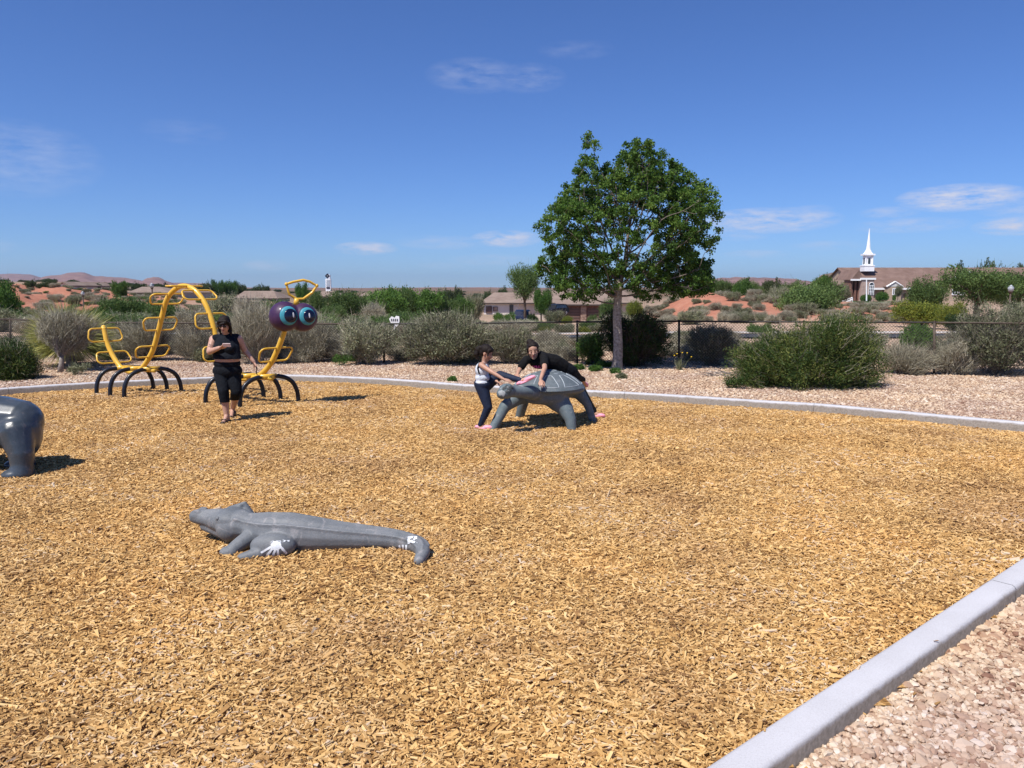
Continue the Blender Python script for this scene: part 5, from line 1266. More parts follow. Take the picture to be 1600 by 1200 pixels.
for (x, y, hh, k) in LP:
    c = SPL(x, y); j = min(range(len(spine)), key=lambda i: (spine[i]-c).length); tg = (spine[min(j+2, len(spine)-1)]-spine[max(j-2, 0)]).normalized()
    c = spine[j]; n_v = LN2; tv = (tg-n_v*tg.dot(n_v)).normalized(); w = .315; h = hh/2*1.05; rc = .085; P_ = []
    for qx, qy, a0 in ((w-rc, h-rc, 0), (-w+rc, h-rc, 90), (-w+rc, -h+rc, 180), (w-rc, -h+rc, 270)):
        for s in range(5):
            a = R(a0+s*22.5); tp = 1.0 if qy > 0 else .94; P_.append(c+n_v*(qx+rc*math.cos(a))*tp+tv*(qy+rc*math.sin(a)))
    MB().tube(P_, .016, 8, closed=True).build('step_loop', YEL, climber, True)
for cc, nA in ((PA_, Vector((.68,.735,0)).normalized()), (PB_, Vector((.745,.667,0)).normalized())):
    sv = Vector((.36, -.228, 0))
    for k in (-1, 0, 1):
        o = cc+sv*k; zt = .47+.012*k
        for sg in (-1, 1):
            P_ = [o+nA*sg*u_+sv*(.06*k)*(u_/.5)+Vector((0, 0, z_)) for u_, z_ in ((.52,-.14),(.515,.10),(.485,.24),(.42,.36),(.31,.44),(.18,zt-.004),(.10,zt))]
            MB().tube(smooth_path(P_, 4), .038, 12).build('leg', BLKT, climber, True)
        MB().tube([o-nA*.15+Vector((0, 0, zt+.002)), o+nA*.15+Vector((0, 0, zt+.002))], .043, 12).build('leg_sleeve', YEL, climber, True)
    MB().tube([cc-sv*1.25+Vector((0, 0, .452)), cc+sv*1.25+Vector((0, 0, .452))], .036, 12).build('base_tube', YEL, climber, True)
gaze = Vector((.50, -.86, .03)).normalized(); lat = Vector((.86, .50, 0)).normalized()
C1 = SPL(445, 494.5); C2 = C1+lat*.30+Vector((0, 0, -.02)); R1, R2 = .258, .245
head = blob('head', [('e', C1, (R1, R1, R1*.98)), ('e', C2, (R2, R2, R2*.98)), ('c', C1-gaze*.06, .19, C2-gaze*.06, .19)], .016, PUR, climber, 3)
def cap_patch(nm, c, Rr, d, a1, mt, par, sx1=1, sy1=1, rollx=None):
    d = d.normalized(); u_ = Vector((0, 0, 1)); u_ = (u_-d*u_.dot(d)).normalized(); r_v = d.cross(u_); mb = MB(); vs_ = [c+d*Rr]; fs_ = []; nr, ns = 6, 28
    for i in range(1, nr+1):
        a = a1*i/nr
        for j in range(ns):
            ph = 2*math.pi*j/ns; ax = a*math.cos(ph)*sx1; ay = a*math.sin(ph)*sy1; m_ = math.hypot(ax, ay)
            v = d*math.cos(m_)+(r_v*ax+u_*ay)*(math.sin(m_)/(m_+1e-9)); vs_.append(c+v*Rr)
    for j in range(ns): fs_.append((0, 1+j, 1+(j+1) % ns))
    for i in range(nr-1):
        for j in range(ns): a = 1+i*ns+j; b_ = 1+i*ns+(j+1) % ns; fs_.append((a, a+ns, b_+ns, b_))
    # skirt down to the ball
    k0 = len(vs_); 
    for j in range(ns): vs_.append(c+(vs_[1+(nr-1)*ns+j]-c).normalized()*(Rr-.02))
    for j in range(ns): a = 1+(nr-1)*ns+j; b_ = 1+(nr-1)*ns+(j+1) % ns; fs_.append((a, k0+j, k0+(j+1) % ns, b_))
    mb.add(vs_, fs_); me = mb.mesh(nm, mt, True); recalc(me); return link(nm, me, par)
for c, Rr, g in ((C1, R1, gaze+Vector((.06,.0,.06))), (C2, R2, gaze+Vector((.10,.04,.09)))):
    eye = cap_patch('eye', c, Rr+.006, g, .64, CYAN, climber, .92, 1.0)
    g2 = (g.normalized()+lat*.10+Vector((0, 0, .0))).normalized()
    pu = cap_patch('pupil', c, Rr+.012, g2, .44, EYEN, eye, .95, 1.0)
    cap_patch('eye_glint', c, Rr+.015, (g2+lat*(.16 if c is C1 else -.03)+Vector((0, 0, .03))).normalized(), .16, EYEW, pu, .28, 1.0)
def HPL(px, py):
    d = ray(px, py); o = Vector((0, 0, CH)); nn_ = Vector((-lat.y, lat.x, 0)); c = (C1+C2)/2; t_ = (c-o).dot(nn_)/d.dot(nn_); return o+d*t_
MB().tube([HPL(463, 477), HPL(463.4, 466)], [.05, .042], 12).build('antenna_post', YEL, climber, True)
ap = [(463,467),(452,460),(447.5,444),(458,440.5),(473.8,437.5),(484,440),(495,446.5),(488,457),(474,467),(463,467.5)]
P_ = []
for a, b_ in zip(ap[:-1], ap[1:]):
    for k in range(3): t_ = k/3; P_.append(HPL(a[0]+(b_[0]-a[0])*t_, a[1]+(b_[1]-a[1])*t_))
an = MB().tube(P_, .021, 10, closed=True).build('antenna_loop', YEL, climber, True)
for q in ((447.5, 444), (495, 446.5)): MB().sphere(HPL(*q), .031, 10, 7).build('joint_ball', YEL, an, True)

# ------------------------------------------------------------------ sculptures
def sculptmat(name, a, b_, rough, scuff, coat=0):
    m = newmat(name); t = m.node_tree; N = t.nodes.new; L = t.links.new
    o = N('ShaderNodeOutputMaterial'); b = N('ShaderNodeBsdfPrincipled'); L(b.outputs[0], o.inputs[0]); b.inputs['Specular IOR Level'].default_value = .35
    tcn = N('ShaderNodeTexCoord')
    def nzz(sc, det=6, w=0):
        q = N('ShaderNodeTexNoise'); q.inputs['Scale'].default_value = sc; q.inputs['Detail'].default_value = det; q.inputs['Roughness'].default_value = .65; q.inputs['Distortion'].default_value = w; L(tcn.outputs['Object'], q.inputs['Vector']); return q.outputs[0]
    def rp(s, st):
        q = N('ShaderNodeValToRGB'); L(s, q.inputs[0]); q.color_ramp.elements[0].position = st[0][0]; q.color_ramp.elements[0].color = (*st[0][1], 1); q.color_ramp.elements[1].position = st[1][0]; q.color_ramp.elements[1].color = (*st[1][1], 1); return q.outputs[0]
    base = rp(nzz(5), [(.35, a), (.65, b_)])
    wear = rp(nzz(9, 10, 1.2), [(.56, (0, 0, 0)), (.66, (1, 1, 1))])
    mx = N('ShaderNodeMix'); mx.data_type = 'RGBA'; L(wear, mx.inputs[0]); L(base, mx.inputs[6]); mx.inputs[7].default_value = (*scuff, 1)
    fine = rp(nzz(120, 3), [(.35, (.82, .82, .82)), (.65, (1.1, 1.1, 1.1))])
    m2 = N('ShaderNodeMix'); m2.data_type = 'RGBA'; m2.blend_type = 'MULTIPLY'; m2.inputs[0].default_value = 1; L(mx.outputs[2], m2.inputs[6]); L(fine, m2.inputs[7])
    L(m2.outputs[2], b.inputs['Base Color']); b.inputs['Roughness'].default_value = rough
    if coat: b.inputs['Coat Weight'].default_value = coat; b.inputs['Coat Roughness'].default_value = .22
    bp = N('ShaderNodeBump'); bp.inputs['Strength'].default_value = .35; bp.inputs['Distance'].default_value = .003; L(nzz(70, 6), bp.inputs['Height']); L(bp.outputs[0], b.inputs['Normal'])
    return m
SC_A = sculptmat('sculpture_grey', (.125,.137,.148), (.19,.198,.208), .6, (.25,.245,.25))
SC_T = sculptmat('turtle_grey', (.095,.128,.143), (.145,.182,.20), .6, (.21,.23,.24))
SC_B = sculptmat('bear_grey', (.036,.047,.058), (.06,.074,.09), .34, (.10,.10,.11), .35)
WHP = M('paint_white_worn', (.62,.66,.70), (.80,.83,.86), 60, .8)
def bvh_of(o):
    dg = bpy.context.evaluated_depsgraph_get(); m = wmat(o); me = o.data
    return BVHTree.FromPolygons([m @ v.co for v in me.vertices], [tuple(p.vertices) for p in me.polygons])
def decal(nm, target, c, d, upv, W_, H_, inside_fn, mt, parent, off=.003, n=48):
    """flat mark laid on a curved surface: cells of a grid dropped along d"""
    bv = bvh_of(target); d = d.normalized(); u_ = (upv-d*upv.dot(d)).normalized(); r_v = d.cross(u_); nx = n; ny = max(4, int(n*H_/W_)); idx_ = {}; vs_ = []; fs_ = []
    def vert(i, j):
        if (i, j) in idx_: return idx_[(i, j)]
        o = c+r_v*(i/nx-.5)*W_+u_*(j/ny-.5)*H_-d*.5; h, nn_, _, _ = bv.ray_cast(o, d, 1.2)
        if h is None: idx_[(i, j)] = None; return None
        vs_.append(h+(nn_ if nn_.dot(d) < 0 else -nn_)*off); idx_[(i, j)] = len(vs_)-1; return idx_[(i, j)]
    for i in range(nx):
        for j in range(ny):
            if inside_fn((i+.5)/nx, (j+.5)/ny):
                q = [vert(i, j), vert(i+1, j), vert(i+1, j+1), vert(i, j+1)]
                if None not in q and max((vs_[q[0]]-vs_[q[k]]).length for k in (1, 2, 3)) < .06: fs_.append(tuple(q))
    if not fs_: return None
    return MB().add(vs_, fs_).build(nm, mt, parent, True)
def segd(x, y, x0, y0, x1, y1):
    dx, dy = x1-x0, y1-y0; t_ = max(0, min(1, ((x-x0)*dx+(y-y0)*dy)/(dx*dx+dy*dy+1e-9))); return math.hypot(x-x0-dx*t_, y-y0-dy*t_)
def hand_fn(flip=1, rot=0):
    def f(x, y):
        x, y = (x-.5)*2, (y-.5)*2; ca, sa = math.cos(rot), math.sin(rot); x, y = x*ca-y*sa, x*sa+y*ca; x *= flip
        if (x/.36)**2+((y+.25)/.34)**2 < 1: return True
        for (a0, b0, a1, b1) in ((-.28,0,-.62,.58),(-.12,.05,-.22,.85),(.10,.05,.22,.85),(.27,0,.62,.58),(.30,-.3,.85,-.05)):
            if segd(x, y, a0, b0, a1, b1) < .082: return True
        return False
    return f
# alligator
gpr = [((-2.47,5.78,.185),.052),((-2.36,5.755,.175),.062),((-2.22,5.71,.165),.095),((-2.08,5.68,.155),.118),((-2.0,5.655,.145),.100),((-1.86,5.62,.12),.145),((-1.68,5.60,.115),.155),((-1.48,5.6,.10),.135),((-1.28,5.605,.085),.110),((-1.08,5.61,.072),.092),((-.90,5.60,.062),.078),((-.78,5.56,.055),.068),((-.69,5.47,.052),.062),((-.65,5.36,.045),.055),((-.665,5.25,.025),.040)]
gs = smooth_path([p for p, r_ in gpr], 3); gr = []
for i in range(len(gpr)-1):
    for k in range(3): gr.append(gpr[i][1]*(1-k/3)+gpr[i+1][1]*k/3)
gr.append(gpr[-1][1])
prims = [('p', list(zip(gs, gr)))]
prims += [('e', (-2.45,5.78,.20), (.07,.06,.045)), ('c', (-2.44,5.82,.235), .018, (-2.41,5.82,.235), .018), ('c', (-2.46,5.75,.235), .018, (-2.43,5.75,.232), .018),   # nostrils
          ('c', (-2.20,5.785,.225), .045, (-2.09,5.80,.292), .014), ('c', (-2.06,5.80,.20), .04, (-2.09,5.80,.285), .016), ('e', (-2.19,5.645,.225), (.075,.03,.03)),                                      # brows
          ('e', (-2.17,5.72,.20), (.12,.14,.075)), ('c', (-2.40,5.76,.115), .035, (-2.2,5.69,.075), .05), ('e', (-2.16,5.65,.135), (.105,.085,.105)),
          ('c', (-2.44,5.78,.215), .03, (-2.22,5.72,.235), .035),
          ('p', [((-1.96,5.56,.10),.07), ((-2.02,5.48,.07),.058), ((-2.06,5.43,.045),.05), ((-2.08,5.41,.01),.052)]), ('e', (-2.085,5.415,.03), (.07,.055,.045)),
          ('p', [((-1.96,5.72,.12),.07), ((-2.0,5.86,.08),.06), ((-2.06,5.95,.03),.055)]),
          ('e', (-1.76,5.42,.075), (.17,.09,.095)), ('c', (-1.84,5.37,.04), .05, (-1.96,5.33,.015), .036), ('e', (-1.68,5.77,.075), (.155,.08,.085)), ('c', (-1.8,5.80,.04), .05, (-1.93,5.85,.015), .035)]
for sy1 in (-1, 1):
    P_ = []
    for i, (p, r_) in enumerate(zip(gs, gr)):
        if 9 <= i <= 38:
            t_ = (gs[min(i+1, len(gs)-1)]-gs[i-1]).normalized(); s_ = Vector((-t_.y, t_.x, 0)); a = .95; P_.append((p+s_*sy1*r_*math.sin(a)*.97+Vector((0, 0, r_*math.cos(a)*1.04)), .012))
    prims.append(('p', P_))
P_ = [(p+Vector((0, 0, r_*.99)), .010) for i, (p, r_) in enumerate(zip(gs, gr)) if 10 <= i <= 40]; prims.append(('p', P_))
gator = blob('alligator_sculpture', prims, .0085, SC_A, None, 2, .5)
tag(gator, 'low grey alligator sculpture with white painted handprints lying on the wood chips', 'sculpture')
vdir = (Vector((-1.7, 5.4, .1))-Vector((0, 0, CH))).normalized()
decal('handprint', gator, at(432, 853.5, 5.4), vdir, Vector((0, 0, 1)), .21, .19, hand_fn(-1, -2.61), WHP, gator, n=64)
decal('paint_mark', gator, at(441, 842.5, 5.5), vdir, Vector((0, 0, 1)), .13, .022, lambda x, y: noise.noise(Vector((x*9, y*3, 2))) > .08 and abs(y-.5) < .42, WHP, gator)
vd2 = (Vector((-.72, 5.45, .08))-Vector((0, 0, CH))).normalized()
decal('finger_marks', gator, at(632, 855.5, 5.45), vd2, Vector((0, 0, 1)), .085, .075, lambda x, y: min(segd(x, y, .15, .9, .22, .2), segd(x, y, .45, .95, .48, .05), segd(x, y, .75, .9, .72, .1)) < .085, WHP, gator)
decal('paint_mark', gator, at(646, 840.5, 5.5), vd2, Vector((0, 0, 1)), .07, .05, lambda x, y: noise.noise(Vector((x*3.2, y*3, 3.3))) > -.12-((x-.5)**2+(y-.5)**2-.15), WHP, gator)
MB().sphere((-2.235, 5.615, .222), .016, 10, 8).build('eye', SC_A, gator, True)

for sy1 in (-1, 1):                     # rubbed pale edges of the back ridges
    P_ = []
    for i, (p, r_) in enumerate(zip(gs, gr)):
        if 12 <= i <= 37:
            t_ = (gs[min(i+1, len(gs)-1)]-gs[i-1]).normalized(); s_ = Vector((-t_.y, t_.x, 0)); P_.append(p+s_*sy1*r_*math.sin(.95)*1.02+Vector((0, 0, r_*math.cos(.95)*1.11)))
    MB().tube(P_, .0045, 5).build('worn_ridge', M('worn_ridge_grey', (.20,.205,.215), (.30,.31,.32), 40, .8), gator, True)
gator.location.y -= .05
# turtle
TC = Vector((.53, 10.87, 0))
legs_ = {'A': [((.28,10.66,.50),.15), ((.08,10.57,.44),.118), ((-.10,10.48,.32),.082), ((-.31,10.37,-.06),.062)],
         'B': [((.30,11.1,.50),.14), ((.20,11.3,.35),.085), ((.10,11.48,-.06),.065)],
         'C': [((.55,10.66,.49),.20), ((.65,10.60,.39),.165), ((.755,10.53,.27),.115), ((.82,10.47,.14),.083), ((.85,10.43,-.06),.062)],
         'D': [((.80,10.98,.51),.14), ((.97,11.02,.45),.10), ((1.11,11.03,.27),.060), ((1.23,11.04,-.06),.052)]}
prims = [('e', (TC.x, TC.y, .53), (.54, .50, .12)), ('e', (TC.x, TC.y, .58), (.40, .40, .10))]+[('p', v) for v in legs_.values()]
prims += [('p', [((.46,10.62,.51),.15), ((.28,10.38,.53),.105), ((.12,10.20,.56),.078), ((-.02,10.10,.585),.085)]), ('e', (-.07,10.05,.595), (.115,.115,.105)), ('e', (-.125,10.0,.565), (.085,.08,.075)),
          ('c', (.30,10.55,.47), .13, (.62,10.55,.47), .15), ('c', (.80,10.7,.5), .10, (.85,10.95,.52), .10)]
prims += [('e', (-.125, 10.085, .655), (.035, .02, .022)), ('e', (-.015, 9.985, .655), (.035, .02, .022))]
turtle = blob('turtle_sculpture', prims, .013, SC_T, None, 8, .5); tag(turtle, 'grey turtle sculpture on tall arched legs with panel lines on its shell', 'sculpture')
HX = Vector((-.4, -.917, 0)); RX_ = Vector((.917, -.4, 0)); SA, SB, SH = .56, .515, .24
def shell_pt(a, v, off=0):
    rr_ = v; z = .555+SH*max(0, 1-rr_**1.75)**.82+off
    return TC+Vector((0, 0, z))+HX*(SA*rr_*math.cos(a))+RX_*(SB*rr_*math.sin(a))
mb = MB(); ns = 56; vs_ = [shell_pt(0, 0)]; fs_ = []; vv = [.08,.18,.3,.42,.54,.66,.76,.85,.92,.97,1.0]
for v in vv: vs_ += [shell_pt(2*math.pi*j/ns, v) for j in range(ns)]
for k, (m_, z_) in enumerate(((1.008, .549), (1.0, .542), (.96, .542), (.8, .57))): vs_ += [TC+Vector((0, 0, z_))+HX*(SA*m_*math.cos(2*math.pi*j/ns))+RX_*(SB*m_*math.sin(2*math.pi*j/ns)) for j in range(ns)]
for j in range(ns): fs_.append((0, 1+j, 1+(j+1) % ns))
for i in range(len(vv)+3):
    for j in range(ns): a = 1+i*ns+j; b_ = 1+i*ns+(j+1) % ns; fs_.append((a, a+ns, b_+ns, b_))
SC_S = sculptmat('shell_grey', (.085,.105,.115), (.125,.148,.162), .6, (.17,.185,.195))
me = mb.add(vs_, fs_).mesh('shell', SC_S, True); recalc(me); shell = link('shell', me, turtle)
LINE = M('panel_line', (.34,.38,.41), (.46,.50,.53), 30, .8)
def outline(pts_): MB().tube([shell_pt(a, v, .001) for a, v in pts_], .0055, 5, closed=True).build('panel_line', LINE, shell, True)
for k in range(8):
    a0 = 2*math.pi*k/8+.09; a1 = 2*math.pi*(k+1)/8-.09; P_ = []
    for s in range(6): P_.append((a0+(a1-a0)*s/5, .93))
    for s in range(5): P_.append((a1-.02*s, .93-.40*(s+1)/6))
    for s in range(6): P_.append((a1-.14+(a0+.14-a1+.14)*s/5, .50))
    for s in range(5): P_.append((a0+.12-.02*s, .50+.40*(s+1)/6))
    outline(P_)
outline([(2*math.pi*k/6, .38) for k in range(6)]); outline([(2*math.pi*k/6, .22) for k in range(6)])
SCT = sculptmat('turtle_scuff', (.035,.042,.046), (.07,.08,.085), .8, (.20,.21,.21))
MB().sphere((-.055, 9.955, .625), (.022, .012, .016), 10, 7).build('eye', SC_B, turtle, True)
decal('worn_snout', turtle, Vector((-.15, 10.0, .575)), (Vector((-.15,10.0,.575))-Vector((0,0,CH))), Vector((0, 0, 1)), .12, .12, lambda x, y: noise.noise(Vector((x*3, y*3, 8)))+.35-((x-.5)**2+(y-.5)**2)*2.6 > 0, M('worn_light', (.26,.28,.28), (.34,.35,.35), 30, .8), turtle, n=24)
decal('scuffed_patch', turtle, Vector((-.05, 10.0, .63)), (Vector((-.09,10.0,.63))-Vector((0,0,CH))), Vector((0, 0, 1)), .17, .14, lambda x, y: noise.noise(Vector((x*4, y*4, 3)))+.35-((x-.5)**2+(y-.5)**2)*2.4 > 0, SCT, turtle, n=30)

# bear shaped sculpture at the left edge
prims = [('p', [((-5.30,7.99,.535),.25), ((-5.5,8.02,.53),.29), ((-5.9,8.05,.52),.31), ((-6.25,8.05,.52),.28), ((-6.55,8.0,.50),.20)]), ('e', (-5.24,7.94,.44), (.20,.21,.30)),
         ('e', (-6.72,7.95,.48), (.20,.16,.16)), ('c', (-6.8,7.92,.42), .09, (-6.98,7.88,.38), .07), ('e', (-6.65,8.1,.64), (.05,.03,.05)), ('e', (-6.65,7.82,.64), (.05,.03,.05))]
for x, y in ((-5.15,7.77),(-5.42,8.22),(-6.2,7.8),(-6.2,8.28)):
    prims += [('p', [((x-.08, y+.07, .45), .185), ((x-.0, y, .25), .125), ((x+.015, y-.02, .12), .108), ((x+.005, y-.03, .03), .125)]), ('e', (x-.05, y-.07, .03), (.125, .10, .06))]
bear = blob('bear_sculpture', prims, .014, SC_B, None, 8, .5); tag(bear, 'smooth dark grey bear like sculpture cut off by the left edge of the photo', 'sculpture')

# ------------------------------------------------------------------ people
def skin(nm, a, b_): 
    m = M(nm, a, b_, 9, .5, .08, 200, spec=.4); b = [q for q in m.node_tree.nodes if q.type == 'BSDF_PRINCIPLED'][0]; b.inputs['Subsurface Weight'].default_value = .12; b.inputs['Subsurface Radius'].default_value = (.012, .005, .003); b.inputs['Subsurface Scale'].default_value = 1; return m
SK1 = skin('skin_light', (.44,.245,.175), (.52,.31,.225)); SK2 = skin('skin_tan', (.40,.215,.145), (.48,.275,.19))
HAIR = M('hair_dark', (.007,.005,.0045), (.020,.012,.009), 60, .6, .6, 160, spec=.2)
LIP = M('lips', (.36,.10,.09), rough=.4); BROW = M('eyebrow', (.03,.018,.014), rough=.7); EYE_D = M('eye_dark', (.02,.012,.01), rough=.15); EYE_WH = M('eyeball', (.30,.27,.25), rough=.5)
BTOP = M('cloth_black_navy', (.0035,.005,.009), (.006,.009,.015), 12, .85, .5, 40, spec=.2, dist=.02); BPANT = M('cloth_black_trousers', (.003,.004,.007), (.006,.008,.012), 12, .9, .5, 30, spec=.2, dist=.02)
TEE = M('cloth_black_tshirt', (.004,.004,.0045), (.008,.008,.009), 12, .9, .6, 30, spec=.2, dist=.02); TANK = M('cloth_pale_grey', (.42,.46,.52), (.66,.69,.74), 16, .85, .5, 40, dist=.02)
NAVY_L = M('cloth_navy_leggings', (.006,.012,.032), (.011,.020,.048), 14, .7, .4, 50, dist=.015); PINK = M('shoe_pink', (.75,.29,.38), (.80,.35,.44), 8, .45)
SAND = M('sandal_brown', (.03,.018,.014), (.06,.035,.025), 10, .6)
def fr(f, u):
    f = Vector(f).normalized(); u = Vector(u); u = (u-f*u.dot(f)).normalized(); r = f.cross(u); return r, f, u
def rotm(r, f, u): return Matrix((r, f, u)).transposed()
def head_prims(c, f, u, s=1.0):
    r, f, u = fr(f, u); m = rotm(r, f, u); c = Vector(c)
    return [('e', c+u*.028*s-f*.012*s, (.074*s, .090*s, .082*s), m), ('e', c-u*.032*s+f*.022*s, (.058*s, .062*s, .078*s), m), ('e', c-u*.088*s+f*.055*s, (.026*s, .024*s, .02*s), m),
            ('c', c+f*.078*s+u*.008*s, .009*s, c+f*.098*s-u*.028*s, .0135*s), ('e', c+f*.078*s-u*.028*s, (.02*s, .014*s, .012*s), m), ('e', c+r*.072*s-u*.012*s, (.009*s, .02*s, .028*s), m), ('e', c-r*.072*s-u*.012*s, (.009*s, .02*s, .028*s), m),
            ('e', c+f*.06*s-u*.02*s+r*.035*s, (.024*s, .02*s, .022*s), m), ('e', c+f*.06*s-u*.02*s-r*.035*s, (.024*s, .02*s, .022*s), m)]
def face_parts(par, c, f, u, s=1.0, eyes=True):
    r, f, u = fr(f, u); m = rotm(r, f, u); c = Vector(c)
    for k in (-1, 1):
        if eyes:
            e = MB().sphere(c+f*.079*s+r*k*.029*s+u*.004*s, (.0115*s, .005*s, .0052*s), 10, 7, m).build('eye', EYE_WH, par, True)
            MB().sphere(c+f*.0855*s+r*k*.029*s+u*.004*s, (.0068*s, .004*s, .0062*s), 8, 6, m).build('iris', EYE_D, e, True)
        MB().tube([c+f*.083*s+r*k*.012*s+u*.021*s, c+f*.085*s+r*k*.03*s+u*.026*s, c+f*.074*s+r*k*.046*s+u*.02*s], [.0035*s, .0042*s, .002*s], 6).build('eyebrow', BROW, par, True)
    MB().sphere(c+f*.083*s-u*.052*s, (.021*s, .007*s, .0048*s), 12, 6, m).build('lips', LIP, par, True)
    MB().sphere(c+f*.082*s-u*.0615*s, (.017*s, .007*s, .005*s), 12, 6, m).build('lips', LIP, par, True)
def hand_prims(w, d, n, s=1.0, curl=.5, thumb=1, spread=.06):
    """palm + five fingers; d towards the fingertips, n out of the palm, thumb side +-"""
    w = Vector(w); d = Vector(d).normalized(); n = Vector(n); n = (n-d*n.dot(d)).normalized(); sv = d.cross(n)*thumb; P_ = []
    for k in range(4): P_.append(('c', w+d*.012*s, .017*s, w+d*.082*s+sv*(.030-.020*k)*s, .0125*s))
    for k, L_ in enumerate((.068, .078, .072, .056)):
        b0 = w+d*.086*s+sv*(.030-.020*k)*s; dr = (d+sv*spread*(1.5-k)).normalized(); c_ = 0; p = b0; r_ = .0088*s
        for j, fr_ in enumerate((.45, .32, .25)):
            c_ += curl*(.5 if j == 0 else 1); dd = dr*math.cos(c_)+n*math.sin(c_); q = p+dd*L_*fr_*s; P_.append(('c', p, r_, q, r_*.93)); p = q; r_ *= .92
    b0 = w+d*.03*s+sv*.024*s; m1 = b0+(d*.6+sv*.75+n*.3).normalized()*.038*s; m2 = m1+(d*.9+sv*.25+n*.4).normalized()*.030*s; m3 = m2+(d*.95+n*.45).normalized()*.024*s
    P_ += [('c', b0, .015*s, m1, .0112*s), ('c', m1, .011*s, m2, .0095*s), ('c', m2, .0095*s, m3, .0082*s)]
    return P_
def cutz(o, z, above=True):
    bm = bmesh.new(); bm.from_mesh(o.data); g = bm.verts[:]+bm.edges[:]+bm.faces[:]
    bmesh.ops.bisect_plane(bm, geom=g, plane_co=(0, 0, z), plane_no=(0, 0, 1), clear_outer=above, clear_inner=not above); bm.to_mesh(o.data); bm.free()
def cutp(o, co, no):
    bm = bmesh.new(); bm.from_mesh(o.data); bmesh.ops.bisect_plane(bm, geom=bm.verts[:]+bm.edges[:]+bm.faces[:], plane_co=co, plane_no=no, clear_outer=True); bm.to_mesh(o.data); bm.free()

# --- the woman with the phone
A = at
hd = A(350.5, 506.5, 11.06); fw = Vector((.0, -.90, -.42)); upv = Vector((0.02, -.38, .9))
sL, eL, wL = A(333.5, 530, 11.17), A(327.5, 549.5, 11.06), A(343, 543.5, 10.84)
sR, eR, wR = A(373, 529, 11.2), A(383, 548.5, 11.28), A(396.5, 565, 11.26)
pel = A(355.5, 579, 11.18); ch = A(354.5, 541, 11.16)
hL, kL, aL = A(346, 585, 11.16), A(349, 611, 11.02), A(354, 649, 11.04)
hR, kR, aR = A(365, 585, 11.18), A(369.5, 612, 11.10), A(363.5, 639, 11.55)
pr = head_prims(hd, fw, upv, 1.02)
pr += [('c', A(353.5, 521.5, 11.16), .058, hd-Vector((0, -.02, .06)), .052), ('e', ch+Vector((0, 0, .02)), (.165, .115, .13)), ('e', ch+Vector((-.075, -.055, -.02)), (.085, .085, .08)), ('e', ch+Vector((.075, -.055, -.02)), (.085, .085, .08)), ('c', sL+Vector((.03, 0, 0)), .058, sR-Vector((.03, 0, 0)), .058), ('e', A(355, 561, 11.17), (.185, .135, .12)), ('e', pel, (.205, .145, .12)),
       ('c', sL, .060, eL, .046), ('c', eL, .046, wL, .028), ('c', sR, .056, eR, .042), ('c', eR, .041, wR, .026),
       ('c', hL, .100, kL, .070), ('p', [(kL, .066), (kL*.65+aL*.35+Vector((0, .015, 0)), .060), (aL, .037)]), ('c', hR, .100, kR, .070), ('p', [(kR, .066), (kR*.65+aR*.35+Vector((0, .015, 0)), .058), (aR, .036)])]
toeL = Vector((aL.x+.01, aL.y-.17, .028)); heelL = Vector((aL.x, aL.y+.03, .035)); pr += [('c', aL, .036, heelL, .033), ('c', heelL+Vector((0, 0, 0)), .032, toeL, .024), ('c', aL, .034, toeL+Vector((0, .07, .02)), .026)]
toeR = Vector((aR.x+.04, aR.y-.17, .03)); pr += [('c', aR, .036, aR+Vector((0, .035, -.01)), .03), ('c', aR, .034, toeR, .026)]
for t_, n0 in ((toeL, 0), (toeR, 0)):
    for k in range(5): pr.append(('c', t_+Vector((-.024+k*.012, 0, -.002)), .0085, t_+Vector((-.028+k*.0135, -.028+abs(k-1)*.004, -.008)), .0075))
pr += hand_prims(wL, A(352, 541.5, 10.76)-wL, Vector((.1, .35, 1)), 1.0, .55, -1)
pr += hand_prims(wR, A(401, 574, 11.25)-wR, Vector((-.7, -.3, .1)), 1.0, .45, 1)
woman = blob('person', pr, .0065, SK1, None, 3, .5)
tag(woman, 'woman in sleeveless black top and cropped black trousers walking while looking at her phone', 'person')
face_parts(woman, hd, fw, upv, 1.02, False)
r0, f0, u0 = fr(fw, upv)
hp = [('e', hd+u0*.040-f0*.018, (.084, .098, .087), rotm(r0, f0, u0)), ('e', hd-f0*.055-u0*.03, (.078, .05, .09), rotm(r0, f0, u0)), ('c', hd+u0*.075+f0*.055-r0*.05, .017, hd+u0*.072+f0*.058+r0*.055, .017), ('p', [(hd+r0*.068+u0*.05+f0*.03, .022), (hd+r0*.080-u0*.04+f0*.01, .022), (hd+r0*.088-u0*.12-f0*.005, .018), (hd+r0*.085-u0*.18, .008)]), ('c', hd+u0*.055+f0*.078-r0*.03, .016, hd+u0*.035+f0*.082+r0*.035, .014),
      ('p', [(hd-r0*.066+u0*.05+f0*.03, .022), (hd-r0*.080-u0*.04, .020), (hd-r0*.082-u0*.11-f0*.01, .012)]), ('p', [(hd+r0*.07-f0*.03, .035), (A(360.5, 519, 11.1), .022), (A(361.5, 524, 11.1), .01)])]
blob('hair', hp, .006, HAIR, woman, 2)
sg_ = MB()
for k in (-1, 1): sg_.sphere(hd+f0*.088+r0*k*.030+u0*.004, (.026, .006, .018), 12, 8, rotm(r0, f0, u0))
sg_.tube([hd+f0*.06-r0*.078+u0*.01, hd+f0*.088-r0*.03+u0*.014, hd+f0*.09+u0*.012, hd+f0*.088+r0*.03+u0*.014, hd+f0*.06+r0*.078+u0*.01], .0035, 6); sg_.build('sunglasses', M('sunglass_black', (.006,.006,.007), rough=.12, spec=.6), woman, True)
